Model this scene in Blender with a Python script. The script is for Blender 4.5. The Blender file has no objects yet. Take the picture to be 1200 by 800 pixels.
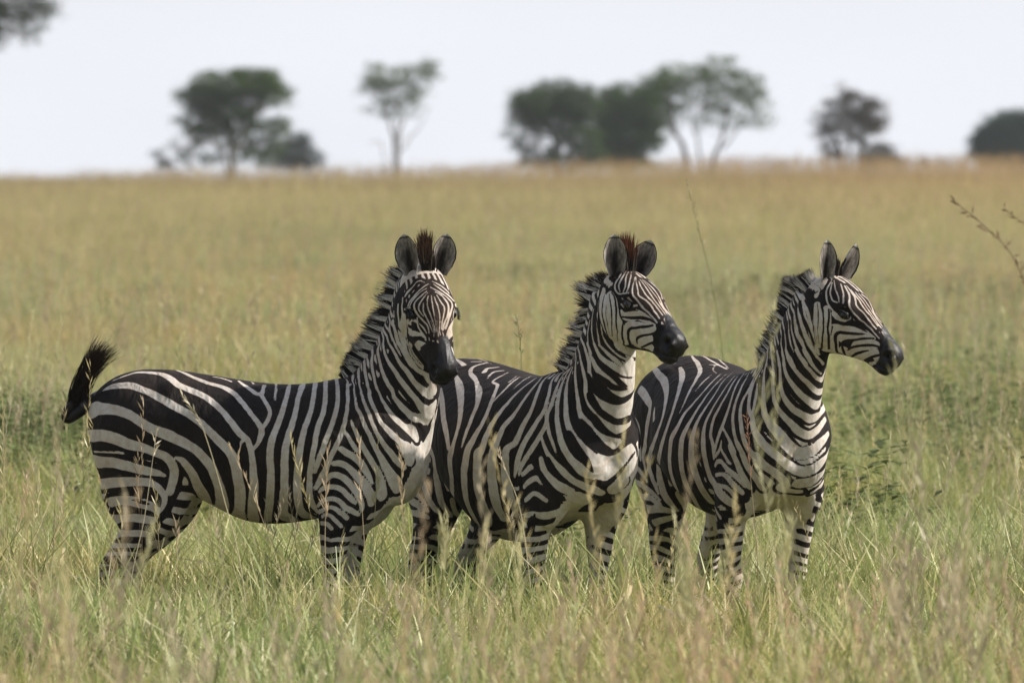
import bpy, bmesh, math, random
import numpy as np
from mathutils import Vector, Matrix, Euler, kdtree, noise as mnoise

R = math.radians
SC = bpy.context.scene
COL = SC.collection
rng = np.random.default_rng(11)
random.seed(11)

# ------------------------------------------------------------------ camera, sky, sun, exposure
CAM_H = 2.13
cam_d = bpy.data.cameras.new('camera'); cam = bpy.data.objects.new('camera', cam_d); COL.objects.link(cam)
cam.location = (0, 0, CAM_H)
cam.rotation_euler = (R(90 - 1.03), 0, 0)
cam_d.sensor_width = 36; cam_d.lens = 334.2
cam_d.clip_start = 1; cam_d.clip_end = 6000
cam_d.dof.use_dof = True; cam_d.dof.focus_distance = 39.3
cam_d.dof.aperture_fstop = 334.2 / 48.0
SC.camera = cam

SUN_EL, SUN_AZ = 38.0, 86.0      # azimuth clockwise from +Y (the view direction): square from the right
world = bpy.data.worlds.new('World'); SC.world = world; world.use_nodes = True
wn = world.node_tree; wn.nodes.clear()
sky = wn.nodes.new('ShaderNodeTexSky'); sky.sky_type = 'NISHITA'; sky.sun_disc = False
sky.sun_elevation = R(SUN_EL); sky.sun_rotation = R(SUN_AZ); sky.dust_density = 1.5; sky.air_density = 1.0; sky.ozone_density = 1.0
bgn = wn.nodes.new('ShaderNodeBackground'); bgn.inputs['Strength'].default_value = 0.115
wo = wn.nodes.new('ShaderNodeOutputWorld')
# thin high haze: the sky texture seen through a pale veil, thickest towards the horizon
# and brighter on the sun's side than behind the camera
tcw = wn.nodes.new('ShaderNodeTexCoord'); sep = wn.nodes.new('ShaderNodeSeparateXYZ'); wn.links.new(tcw.outputs['Generated'], sep.inputs[0])
mr = wn.nodes.new('ShaderNodeMapRange'); mr.inputs[1].default_value = 0.0; mr.inputs[2].default_value = 0.7; mr.inputs[3].default_value = 1.0; mr.inputs[4].default_value = 0.45
wn.links.new(sep.outputs['Z'], mr.inputs[0])
dotn = wn.nodes.new('ShaderNodeVectorMath'); dotn.operation = 'DOT_PRODUCT'; wn.links.new(tcw.outputs['Generated'], dotn.inputs[0]); dotn.inputs[1].default_value = (.45, .893, 0)
mr2 = wn.nodes.new('ShaderNodeMapRange'); mr2.interpolation_type = 'SMOOTHSTEP'
for i_, v_ in zip((1, 2, 3, 4), (-0.75, 0.80, 0.34, 1.0)): mr2.inputs[i_].default_value = v_
wn.links.new(dotn.outputs['Value'], mr2.inputs[0])
vc = wn.nodes.new('ShaderNodeVectorMath'); vc.operation = 'SCALE'; vc.inputs[0].default_value = (5.85, 6.00, 6.38); cn = wn.nodes.new('ShaderNodeTexNoise'); cn.inputs['Scale'].default_value = 9.0; cn.inputs['Detail'].default_value = 3.0; mpw = wn.nodes.new('ShaderNodeMapping'); mpw.inputs['Scale'].default_value = (1, 1, 3.2)
wn.links.new(tcw.outputs['Generated'], mpw.inputs[0]); wn.links.new(mpw.outputs[0], cn.inputs['Vector'])
cm = wn.nodes.new('ShaderNodeMapRange'); cm.inputs[1].default_value = .3; cm.inputs[2].default_value = .7; cm.inputs[3].default_value = .96; cm.inputs[4].default_value = 1.05; wn.links.new(cn.outputs[0], cm.inputs[0])
mm = wn.nodes.new('ShaderNodeMath'); mm.operation = 'MULTIPLY'; wn.links.new(mr2.outputs[0], mm.inputs[0]); wn.links.new(cm.outputs[0], mm.inputs[1]); wn.links.new(mm.outputs[0], vc.inputs['Scale'])
veil = wn.nodes.new('ShaderNodeMix'); veil.data_type = 'RGBA'; wn.links.new(vc.outputs[0], veil.inputs[7])
wn.links.new(mr.outputs[0], veil.inputs[0]); wn.links.new(sky.outputs[0], veil.inputs[6]); wn.links.new(veil.outputs[2], bgn.inputs['Color']); wn.links.new(bgn.outputs[0], wo.inputs[0])
bgn.inputs['Strength'].default_value = 0.14
sun_d = bpy.data.lights.new('sun', 'SUN'); sun_d.energy = 4.9; sun_d.angle = R(0.6); sun_d.color = (1.0, 0.95, 0.87)
sun = bpy.data.objects.new('sun', sun_d); COL.objects.link(sun)
_sd = Vector((math.sin(R(SUN_AZ)) * math.cos(R(SUN_EL)), math.cos(R(SUN_AZ)) * math.cos(R(SUN_EL)), math.sin(R(SUN_EL))))
sun.rotation_euler = _sd.to_track_quat('Z', 'Y').to_euler(); sun.location = (30, 60, 50)
vs = SC.view_settings; vs.view_transform = 'Standard'; vs.look = 'None'; vs.exposure = 0.14; vs.gamma = 1.0; vs.use_curve_mapping = False

# ------------------------------------------------------------------ helpers
def tag(o, label=None, cat=None, group=None, kind=None):
    if label: o['label'] = label
    if cat: o['category'] = cat
    if group: o['group'] = group
    if kind: o['kind'] = kind
    return o

def mesh_obj(name, v, f, mat=None, parent=None, smooth=True, attrs=None):
    me = bpy.data.meshes.new(name)
    v = np.asarray(v, float)
    if isinstance(f, np.ndarray):
        nf, k = f.shape
        me.vertices.add(len(v)); me.vertices.foreach_set('co', v.ravel())
        me.loops.add(nf * k); me.loops.foreach_set('vertex_index', f.ravel().astype(np.int32))
        me.polygons.add(nf); me.polygons.foreach_set('loop_start', np.arange(0, nf * k, k, dtype=np.int32))
        me.update(calc_edges=True)
    else:
        me.from_pydata([tuple(p) for p in v], [], f)
    if smooth: me.polygons.foreach_set('use_smooth', [True] * len(me.polygons))
    for k_, arr in (attrs or {}).items():
        arr = np.asarray(arr, np.float32)
        if arr.ndim == 1:
            a = me.attributes.new(k_, 'FLOAT', 'POINT'); a.data.foreach_set('value', arr)
        else:
            a = me.attributes.new(k_, 'FLOAT_COLOR', 'POINT'); a.data.foreach_set('color', np.c_[arr, np.ones(len(arr))].astype(np.float32).ravel())
    if mat: me.materials.append(mat)
    me.update()
    o = bpy.data.objects.new(name, me); COL.objects.link(o)
    if parent: o.parent = parent
    return o

class NT:
    def __init__(s, name):
        s.m = bpy.data.materials.new(name); s.m.use_nodes = True
        s.t = s.m.node_tree; s.t.nodes.clear()
        s.out = s.n('ShaderNodeOutputMaterial')
    def n(s, typ, **kw):
        x = s.t.nodes.new(typ)
        for k, v in kw.items():
            if k.startswith('i_'):
                k2 = k[2:]; k2 = int(k2) if k2.isdigit() else k2.replace('_', ' ')
                x.inputs[k2].default_value = v
            else: setattr(x, k, v)
        return x
    def l(s, a, b): s.t.links.new(a, b)
    def ramp(s, fac, stops):
        r = s.n('ShaderNodeValToRGB'); e = r.color_ramp.elements
        while len(e) < len(stops): e.new(0.5)
        for i, (p, c) in enumerate(stops): e[i].position = p; e[i].color = (*c, 1)
        s.l(fac, r.inputs[0]); return r.outputs[0]
    def mix(s, fac, a, b, mode='MIX'):
        m = s.n('ShaderNodeMix', data_type='RGBA', blend_type=mode)
        for val, sock in ((fac, m.inputs[0]), (a, m.inputs[6]), (b, m.inputs[7])):
            if hasattr(val, 'links'): s.l(val, sock)
            elif isinstance(val, (int, float)): sock.default_value = val
            else: sock.default_value = (*val, 1)
        return m.outputs[2]
    def math(s, op, a, b=None, clamp=False):
        m = s.n('ShaderNodeMath', operation=op, use_clamp=clamp)
        for val, i in ((a, 0), (b, 1)):
            if val is None: continue
            if hasattr(val, 'links'): s.l(val, m.inputs[i])
            else: m.inputs[i].default_value = val
        return m.outputs[0]
    def maprange(s, v, a, b, c=0.0, d=1.0, smooth=False):
        m = s.n('ShaderNodeMapRange', interpolation_type='SMOOTHSTEP' if smooth else 'LINEAR')
        s.l(v, m.inputs[0])
        for i, x in enumerate((a, b, c, d)): m.inputs[i + 1].default_value = x
        return m.outputs[0]

def hermite(rows, n):
    """resample rows (k x c) to n rows with a Catmull-Rom curve"""
    rows = np.asarray(rows, float); k = len(rows)
    t = np.linspace(0, k - 1, n); i = np.clip(t.astype(int), 0, k - 2); u = (t - i)[:, None]
    m = np.empty_like(rows); m[1:-1] = (rows[2:] - rows[:-2]) / 2; m[0] = rows[1] - rows[0]; m[-1] = rows[-1] - rows[-2]
    p0, p1, m0, m1 = rows[i], rows[i + 1], m[i], m[i + 1]
    return (2*u**3 - 3*u**2 + 1)*p0 + (u**3 - 2*u**2 + u)*m0 + (-2*u**3 + 3*u**2)*p1 + (u**3 - u**2)*m1

# ------------------------------------------------------------------ zebra body, built straight then posed
class Loft:
    def __init__(s): s.v = []; s.f = []; s.tau = []; s.n = 0
    def add(s, rings, taus):
        m = len(rings[0]); k = len(rings); base = s.n
        for r, t in zip(rings, taus):
            s.v.append(r); s.tau += [t] * m
        for i in range(k - 1):
            for j in range(m):
                a = base + i*m + j; b = base + i*m + (j+1) % m
                s.f.append((a, b, b + m, a + m))
        s.f.append(tuple(base + j for j in range(m))[::-1]); s.f.append(tuple(base + (k-1)*m + j for j in range(m)))
        s.n += k * m

def ring(c, up, side, ht, hb, hw, et=2.0, eb=2.0, m=28):
    a = np.linspace(0, 2*np.pi, m, endpoint=False)
    ca, sa = np.cos(a), np.sin(a)
    e = np.where(sa > 0, et, eb)
    y = np.sign(ca) * np.abs(ca)**(2/e) * hw
    z = np.sign(sa) * np.abs(sa)**(2/e) * np.where(sa > 0, ht, hb)
    return np.asarray(c)[None] + y[:, None]*np.asarray(side)[None] + z[:, None]*np.asarray(up)[None]

YA = np.array([0., 1., 0.])
# head frame at rest: origin at the poll, e = down the face, d = dorsal side of the face
HEAD_O = np.array([0.845, 0, 1.60])
HA = R(40)                                   # face line below the horizontal
HE = np.array([math.cos(HA), 0, -math.sin(HA)]); HD = np.array([math.sin(HA), 0, math.cos(HA)])
NECK = np.array([(0.44, 0, 1.02), (0.53, 0, 1.12), (0.62, 0, 1.235), (0.70, 0, 1.355), (0.765, 0, 1.465), (0.815, 0, 1.545)])
JOINT = np.array([(0.50, 0, 1.06), (0.585, 0, 1.19), (0.66, 0, 1.30), (0.735, 0, 1.42), (0.80, 0, 1.53)])
NT_ = len(JOINT)

HLEN = [.82]
def head_pt(u, d, y): return HEAD_O + HE*u*HLEN[0] + HD*d + YA*y      # u: 0 poll .. 0.56 lips

def build_rest(P):
    """P: proportions of one zebra (belly depth and width). Returns vertices, quads, tau (0 trunk .. 5 head)."""
    HLEN[0] = P.get('head', .82)
    L = Loft(); bz, bw = P.get('belly', 0.0), P.get('girth', 1.0)
    rows = [(-0.715, 1.10, .05, .07, .05), (-0.69, 1.09, .12, .15, .13), (-0.62, 1.08, .19, .20, .205), (-0.52, 1.06, .245, .20, .25),
            (-0.38, 1.04, .268, .20, .272), (-0.22, 1.02, .268, .265, .288), (-0.05, 1.00, .262, .325, .30), (0.10, 0.98, .268, .315, .30),
            (0.24, 0.98, .275, .295, .275), (0.36, 0.99, .29, .285, .245), (0.46, 1.00, .285, .275, .215), (0.55, 1.01, .24, .26, .20),
            (0.62, 1.00, .19, .22, .175), (0.675, 0.99, .13, .16, .13), (0.70, 0.98, .06, .08, .06)]
    rows = hermite(rows, 46)
    rings = []
    for x, zc, ht, hb, hw in rows:
        k = math.exp(-((x + 0.02) / 0.27)**2)
        rings.append(ring((x, 0, zc), (0, 0, 1), YA, ht, hb + bz*k, hw*(1 + (bw-1)*k), 1.85, 2.1))
    L.add(rings, [0]*len(rings))
    # neck
    nd = hermite(np.c_[NECK, [.235, .215, .185, .155, .130, .112], [.25, .235, .195, .165, .148, .132], [.165, .145, .118, .097, .086, .080]], 26)
    tang = np.gradient(nd[:, :3], axis=0); tang /= np.linalg.norm(tang, axis=1)[:, None]
    rings = []
    for r, t in zip(nd, tang):
        up = np.cross(t, YA) * 1.0; up = up if up[0] < 0 else -up
        rings.append(ring(r[:3], up, YA, r[3], r[4], r[5], 1.7, 2.0))
    L.add(rings, list(np.linspace(0.4, 4.7, len(rings))))
    # head: u, dorsal, ventral, half width
    hd = hermite([(-0.05, .045, .07, .05), (-0.02, .07, .11, .070), (0.04, .090, .155, .083), (0.11, .098, .180, .090), (0.17, .096, .185, .092),
                  (0.23, .086, .168, .080), (0.30, .072, .135, .064), (0.37, .060, .107, .054), (0.42, .051, .092, .046), (0.465, .048, .090, .047),
                  (0.505, .041, .089, .047), (0.533, .026, .080, .039), (0.548, .00, .058, .022)], 44)
    rings = [ring(head_pt(u, -0.018, 0), HD, YA, d + .018, v*1.04 - .018, w*1.16, 2.3, 2.4) for u, d, v, w in hd]
    L.add(rings, [NT_]*len(rings))
    def blob(c, r, rot=0.0, tau=0):
        c = np.asarray(c, float); ax = np.array([math.cos(rot), 0, math.sin(rot)]); az = np.array([-math.sin(rot), 0, math.cos(rot)])
        th = np.linspace(0.12, np.pi - 0.12, 14)
        rs = [ring(c + ax*(-math.cos(t))*r[0], az, YA, math.sin(t)*r[2], math.sin(t)*r[2], math.sin(t)*r[1], 2, 2, 20) for t in th]
        L.add(rs, [tau]*len(rs))
    for s in (1, -1):
        blob((0.46, s*.120, 0.98), (.165, .100, .25), R(-20))         # shoulder
        blob((0.44, s*.138, 0.80), (.125, .078, .16), R(-5))              # upper arm
        blob((0.585, s*.075, 0.92), (.125, .095, .19), R(-10))                     # breast
        blob((-0.47, s*.135, 1.00), (.215, .125, .255), R(10))           # rump
        blob((-0.45, s*.140, 0.84), (.20, .100, .24), R(15))            # thigh
        # cheek plate and the swelling of the muzzle
        c = head_pt(.125, -.065, s*.062); blob(c, (.105, .056, .115), -HA, NT_)
        c = head_pt(.175, .038, s*.052); blob(c, (.060, .046, .036), -HA, NT_)      # brow over the eye
        c = head_pt(.485, -.018, s*.022); blob(c, (.046, .032, .044), -HA, NT_)
        # legs: x, y, z, half depth (fore-aft), half width
        fore = [(0.41, .14, 0.86, .13, .080), (0.38, .15, 0.75, .105, .074), (0.36, .15, 0.63, .075, .060), (0.355, .145, 0.50, .042, .040),
                (0.362, .14, 0.42, .041, .041), (0.355, .14, 0.37, .033, .033), (0.355, .14, 0.27, .024, .024), (0.358, .14, 0.17, .026, .026),
                (0.365, .14, 0.12, .032, .032), (0.385, .14, 0.075, .028, .029), (0.395, .14, 0.05, .037, .036), (0.405, .14, 0.0, .050, .045)]
        hind = [(-0.44, .15, 0.86, .165, .09), (-0.425, .155, 0.76, .135, .080), (-0.43, .15, 0.67, .125, .078), (-0.49, .145, 0.58, .095, .062),
                (-0.55, .14, 0.52, .074, .050), (-0.575, .135, 0.465, .064, .045), (-0.57, .135, 0.40, .050, .040), (-0.56, .135, 0.29, .034, .031),
                (-0.55, .135, 0.17, .029, .028), (-0.54, .135, 0.12, .034, .033), (-0.52, .135, 0.075, .030, .030), (-0.51, .135, 0.05, .038, .037), (-0.50, .135, 0.0, .050, .045)]
        for leg in (fore, hind):
            g = hermite(leg, 40)
            L.add([ring((x, s*y, z), (1, 0, 0), YA, d, d, w, 2, 2, 18) for x, y, z, d, w in g], [0]*len(g))
    v = np.vstack(L.v); tau = np.array(L.tau, float)
    me = bpy.data.meshes.new('tmp'); me.from_pydata([tuple(p) for p in v], [], L.f); me.update()
    ob = bpy.data.objects.new('tmp', me); COL.objects.link(ob)
    md = ob.modifiers.new('r', 'REMESH'); md.mode = 'VOXEL'; md.voxel_size = P.get('voxel', 0.009); md.adaptivity = 0
    ms = ob.modifiers.new('s', 'SMOOTH'); ms.factor = 0.6; ms.iterations = 7
    dg = bpy.context.evaluated_depsgraph_get(); dg.update()
    em = bpy.data.meshes.new_from_object(ob.evaluated_get(dg))
    bpy.data.objects.remove(ob); bpy.data.meshes.remove(me)
    n = len(em.vertices); co = np.empty(n*3); em.vertices.foreach_get('co', co); co = co.reshape(-1, 3)
    q = np.array([p.vertices[:] for p in em.polygons if len(p.vertices) == 4], dtype=np.int64)
    bpy.data.meshes.remove(em)
    kd = kdtree.KDTree(len(v))
    for i, p in enumerate(v): kd.insert(p, i)
    kd.balance()
    t = np.array([tau[kd.find(p)[1]] for p in co])
    e = np.unique(np.sort(np.vstack([q[:, [0, 1]], q[:, [1, 2]], q[:, [2, 3]], q[:, [3, 0]]]), axis=1), axis=0)
    deg = np.bincount(e.ravel(), minlength=n).astype(float); deg[deg == 0] = 1
    def lap(a, it, f=0.7):
        for _ in range(it):
            sm = np.bincount(e[:, 0], a[e[:, 1]], n) + np.bincount(e[:, 1], a[e[:, 0]], n)
            a = a*(1-f) + f*sm/deg
        return a
    t = lap(t, 45)
    w = (1 - np.clip((t - 3.8)/.8, 0, 1))*np.clip((co[:, 2] - .55)/.12, 0, 1)
    for k in range(3):
        co[:, k] = co[:, k] + w*(lap(co[:, k], 40) - co[:, k])
    co = sculpt_body(co)
    if not P.get('fine_mesh'): return sculpt_head(co), q, t, e
    # finer mesh on the neck and finer still on the head, where the stripes are narrow
    bm = bmesh.new(); tl = bm.verts.layers.float.new('tau')
    vs_ = [bm.verts.new(p) for p in co]
    for v_, x in zip(vs_, t): v_[tl] = x
    for f_ in q: bm.faces.new([vs_[i] for i in f_])
    for lim in (0.5, 4.4):
        ed = [e_ for e_ in bm.edges if e_.verts[0][tl] > lim and e_.verts[1][tl] > lim]
        bmesh.ops.subdivide_edges(bm, edges=ed, cuts=1, use_grid_fill=True)
    me = bpy.data.meshes.new('tmp'); bm.to_mesh(me)
    bm.verts.ensure_lookup_table()
    n = len(bm.verts); t = np.array([v_[tl] for v_ in bm.verts]); bm.free()
    co = np.empty(n*3); me.vertices.foreach_get('co', co); co = co.reshape(-1, 3)
    e = np.empty(len(me.edges)*2, np.int32); me.edges.foreach_get('vertices', e); e = e.reshape(-1, 2)
    deg = np.bincount(e.ravel(), minlength=n).astype(float); deg[deg == 0] = 1
    w = np.clip((t - .5)/.3, 0, 1)
    for k in range(3): co[:, k] += w*(lap(co[:, k].copy(), 5, .5) - co[:, k])
    faces = [tuple(p.vertices) for p in me.polygons]; bpy.data.meshes.remove(me)
    return sculpt_head(co), faces, t, e

def bump_at(co, c, r, amount, direction):
    d2 = ((co - c)**2).sum(1) / (r*r)
    return co + np.exp(-d2)[:, None]*amount*np.asarray(direction)[None]

def sculpt_body(co):
    def bump_at(co, c, r, amount, direction): return globals()['bump_at'](co, c, r, amount*1.5, direction)
    for s in (1, -1):
        co = bump_at(co, np.array([-.27, s*.27, 1.03]), .085, .016, YA*-s)         # flank hollow
        co = bump_at(co, np.array([-.20, s*.20, .74]), .060, .014, YA*-s)          # fold before the thigh
        co = bump_at(co, np.array([-.34, s*.17, 1.25]), .050, .012, YA*s + np.array([0, 0, .5]))   # hip bone
        co = bump_at(co, np.array([.27, s*.25, .86]), .070, .012, YA*-s)           # hollow behind the elbow
        co = bump_at(co, np.array([.40, s*.20, 1.12]), .080, .009, YA*s)           # shoulder blade
        co = bump_at(co, np.array([.60, s*.15, 1.00]), .060, .010, YA*s)           # point of the shoulder
        co = bump_at(co, np.array([.56, s*.15, 1.14]), .060, .010, YA*-s)          # hollow above it
        co = bump_at(co, np.array([-.55, s*.21, .95]), .060, .007, YA*-s)
    co = bump_at(co, np.array([.68, 0, .92]), .035, .012, np.array([-1., 0, 0]))   # furrow of the breast
    return co

def sculpt_head(co):
    for s in (1, -1):
        co = bump_at(co, head_pt(.205, .018, s*.108), .020, .012, YA*-s)         # eye socket
        co = bump_at(co, head_pt(.185, .045, s*.100), .022, .007, YA*s)          # brow
        co = bump_at(co, head_pt(.235, -.015, s*.100), .016, .004, YA*-s)        # tear furrow
        co = bump_at(co, head_pt(.30, -.045, s*.080), .030, .005, YA*s)          # cheek ridge
        co = bump_at(co, head_pt(.498, -.004, s*.054), .0150, .022, YA*-s - HE*.2)   # nostril
        co = bump_at(co, head_pt(.515, -.020, s*.048), .010, .012, YA*-s)
        co = bump_at(co, head_pt(.482, .020, s*.048), .012, .009, YA*s)           # nostril rim
        co = bump_at(co, head_pt(.527, .008, s*.042), .011, .009, YA*s + HE*.4)
        co = bump_at(co, head_pt(.300, .005, s*.062), .035, .006, YA*-s)          # hollow behind the nostril
        for k in np.linspace(0, 1, 16):                                            # mouth line
            co = bump_at(co, head_pt(.430 + .125*k, -.060 + .020*k*k, s*(.054 - .030*k*k)), .0080, .0060, YA*-s + HE*-.45*k)
        co = bump_at(co, head_pt(.505, -.075, s*.030), .016, .006, YA*s)          # lower lip
    for k in np.linspace(0, 1, 6): co = bump_at(co, head_pt(.556, -.040 - .002*k, (k-.5)*.03), .006, .004, -HE)
    return co

def chain(P):
    """4x4 matrices of the neck joints. P['neck'] = (bend, turn) in degrees per joint; P['face'] = (turn, pitch, roll) of the head
    relative to the trunk. Bend lowers, a turn to the animal's right is negative."""
    M = [np.eye(4)]; T = np.eye(4)
    for j, (bend, turn) in zip(JOINT[:-1], P['neck']):
        rot = Matrix.Rotation(R(turn), 4, 'Z') @ Matrix.Rotation(R(bend), 4, 'Y')
        A = Matrix.Translation(Vector(j) + Vector((.5, 0, .87))*P.get('reach', 0)) @ rot @ Matrix.Translation(-Vector(j))
        T = T @ np.array(A); M.append(T.copy())
    j = JOINT[-1]; jp = (T @ np.r_[j, 1])[:3]; yaw, pitch, roll = P['face']
    rot = Matrix.Rotation(R(yaw), 4, 'Z') @ Matrix.Rotation(R(pitch) - HA, 4, 'Y') @ Matrix.Rotation(R(roll), 4, Vector(HE))
    M.append(np.array(Matrix.Translation(Vector(jp)) @ rot @ Matrix.Translation(-Vector(j))))
    return M

def pose(P, co, t):
    M = chain(P); k = len(M) - 1
    t = np.clip(t, 0, k); i = np.clip(t.astype(int), 0, k-1); u = t - i; u = u*u*(3-2*u)
    MM = np.array(M); h = np.c_[co, np.ones(len(co))]
    a = np.einsum('nij,nj->ni', MM[i], h)[:, :3]; b = np.einsum('nij,nj->ni', MM[i+1], h)[:, :3]
    out = a*(1-u)[:, None] + b*u[:, None]
    # legs: shear each below its joint
    for (sx, sy), (dx, dy) in P.get('legs', {}).items():
        top = 0.80
        w = np.clip((top - co[:, 2]) / top, 0, 1)
        side = 1/(1 + np.exp(-co[:, 1]*sy/0.02)); fx = 1/(1 + np.exp(-(co[:, 0])*sx/0.06))
        infl = np.clip((np.abs(co[:, 0]) - 0.18)/0.12, 0, 1)
        out[:, 0] += dx*w*side*fx*infl; out[:, 1] += dy*w*side*fx*infl
    return out
# ------------------------------------------------------------------ zebra coat: stripes as lines on the straight body
def read_stripes(text):
    segs = []
    for ln in text.strip().split('\n'):
        c, rest = ln[0], ln[1:]
        if c in 'WB':
            a = np.array([float(x) for x in rest.split()]).reshape(-1, 4)/1000.0
            segs.append((c, a))
        else:                                   # M i a b: the far-side mirror of points a..b of stripe i
            i, p, q = [int(x) for x in rest.split()]
            a = segs[i][1][p:q].copy(); a[:, 1] *= -1
            segs.append((segs[i][0], a))
    return segs

def stripe_trees(segs):
    out = {}
    for col in 'WB':
        P = []
        for c, a in segs:
            if c != col: continue
            L = np.linalg.norm(np.diff(a[:, :3], axis=0), axis=1).sum(); n = max(3, int(L/0.004))
            P.append(hermite(a, n) if len(a) > 2 else a[0] + (a[1]-a[0])*np.linspace(0, 1, n)[:, None])
        P = np.vstack(P) if P else np.array([[9., 9, 9, .001]])
        kd = kdtree.KDTree(len(P))
        for i, p in enumerate(P): kd.insert(p[:3], i)
        kd.balance(); out[col] = (kd, P[:, 3]/2)
    return out

def eval_field(co, trees, n=6):
    """signed distance in metres: below 0 inside a white stripe; and the distance to the nearest drawn line"""
    kw, ww = trees['W']; kb, wb = trees['B']
    f = np.empty(len(co)); cov = np.empty(len(co))
    for i, p in enumerate(co):
        r = kw.find_n(p, n); cov[i] = r[0][2]
        f[i] = min(x[2] - ww[x[1]] for x in r)
        r = kb.find_n(p, 3)
        g = min(x[2] - wb[x[1]] for x in r)
        if -g > f[i]: f[i] = -g
        if r[0][2] < cov[i]: cov[i] = r[0][2]
    return f, cov

def sstep(x, a, b):
    t = np.clip((x-a)/(b-a), 0, 1); return t*t*(3-2*t)

def vnoise(co, s, seed=0.0):
    return np.array([mnoise.noise(Vector((p[0]*s+seed, p[1]*s-seed, p[2]*s))) for p in co])

CREST = hermite(np.array([(.37, 0, 1.275), (.43, 0, 1.30), (.475, 0, 1.345), (.54, 0, 1.41), (.61, 0, 1.49), (.665, 0, 1.56), (.71, 0, 1.61), (.77, 0, 1.66)]), 120)
CREST_S = np.r_[0, np.cumsum(np.linalg.norm(np.diff(CREST, axis=0), axis=1))]
def crest_band(pts, P):
    """stripe value of the crest and mane by distance along the neck"""
    d2 = ((pts[:, None, :] - CREST[None])**2).sum(2); i = d2.argmin(1); q = CREST_S[i]
    per = P.get('band', .040); wob = np.array([mnoise.noise(Vector((x*14, P.get('seed', 1)*1.7, 0))) for x in q])
    return (np.cos(2*np.pi*q/per + 2.2*wob) + .05)*per/6.3, np.sqrt(d2.min(1)), q

def coat_field(co, segs, fallback, P):
    f, cov = eval_field(co, stripe_trees(segs))
    x, y, z = co.T
    if fallback is not None:
        fa, ca = eval_field(co, stripe_trees(fallback))
        w = sstep(cov, .055, .085)*(x < .45)*(z < 1.4); f = f*(1-w) + fa*w
        cov = np.where(w > .5, np.minimum(cov, ca), cov)
    nz = vnoise(co, 9, 3.1)*.010 + vnoise(co, 26, 1.7)*.003
    u = ((co-HEAD_O)@HE)/HLEN[0]; d = (co-HEAD_O)@HD
    # crown of the head: fine lines running down the face
    crown = sstep(cov, .012, .018)*(x > .78)*(z > 1.42)*sstep(d, -.02, .02)
    fc = (np.cos(np.arctan2(y, d+.05)*34 + 1.6*vnoise(co, 14, 5)) + .25)*.0020
    f = f*(1-crown) + fc*crown
    sel = np.where((x > .36) & (z > 1.24) & (u < .03) & (np.abs(y) < .16))[0]
    fb, db, _q = crest_band(co[sel], P)
    wn_ = sstep(cov[sel], .012, .018)*(1 - sstep(db, .22, .26)); f[sel] = f[sel]*(1-wn_) + fb*wn_
    # banded legs, and a pale underside where no stripe reaches
    fore = x > 0
    zt = np.where(fore, P.get('fore_top', .62), P.get('hind_top', .54))
    zz = np.clip(z + nz + .25*(np.abs(y)-.14)*np.where(fore, 1, -1), 0.001, 1.2)
    ph = np.log(zz + .25)*118
    period = (zz + .25)*2*np.pi/118
    fl = (np.cos(ph + 1.3*vnoise(co, 14, 7)) - .05 + .45*vnoise(co, 6, 2))*period/6.3
    inner = np.abs(y) < .115
    fl = np.where(inner, np.minimum(fl, -.001 + .006*vnoise(co, 30, 4)), fl)     # paler on the inner side
    w = np.maximum(1 - sstep(z + nz*.5, zt-.03, zt+.012), sstep(cov, .030, .045)*(z < .97)*(np.abs(x) > .24))
    f = f*(1-w) + fl*w
    under = sstep(cov, .05, .08)*(1 - sstep(z, .74, .82))*(np.abs(x) < .26)
    breast = sstep(cov, .024, .038)*(x > .30)*(z < 1.18)*(z > .62)*(np.abs(y) < .14)
    under = np.maximum(under, breast)
    f = f*(1-under) + (-.012)*under
    # dark muzzle
    mz = sstep(u - (P.get('muzzle', .375) + P.get('mz_side', .075)*sstep(np.abs(y), .014, .046) - .5*np.clip(d, -.12, .03) + .012*vnoise(co, 40, 9)), -.010, .012)*(x > .8)*(u > .2)
    eye = np.zeros(len(co))
    for s in (1, -1):
        c = head_pt(.205, .012, s*.092); r = co - c
        q = np.sqrt(((r@HE)/.027)**2 + ((r@HD)/.018)**2 + (r[:, 1]/.04)**2)
        eye = np.maximum(eye, 1 - sstep(q, .85, 1.1))
        c = head_pt(.498, -.004, s*.050); r = co - c
        q = np.sqrt((r**2).sum(1))/.020
        mz = mz + .5*(1 - sstep(q, .4, 1.2))
    dark = np.clip(np.maximum(mz, eye*.98), 0, 1.5)
    hoof = 1 - sstep(z, .050, .060)
    # dusty brown cast along the back, ridge of the nose and lower legs
    dust = .40*sstep(-z, -.84, -.66)*(np.abs(x) < .35)*(.5 + 1.2*np.clip(vnoise(co, 7, 3), -.4, .5)) + .55*sstep(z, 1.16, 1.30)*(x < .6) + .7*(1 - sstep(z, .35, .6)) + .8*np.exp(-((u-.30)/.09)**2)*(x > .8)*sstep(d, .0, .05) + .45*sstep(d, .05, .085)*(x > .8)
    return f, dark, hoof, np.clip(dust, 0, 1)

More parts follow.
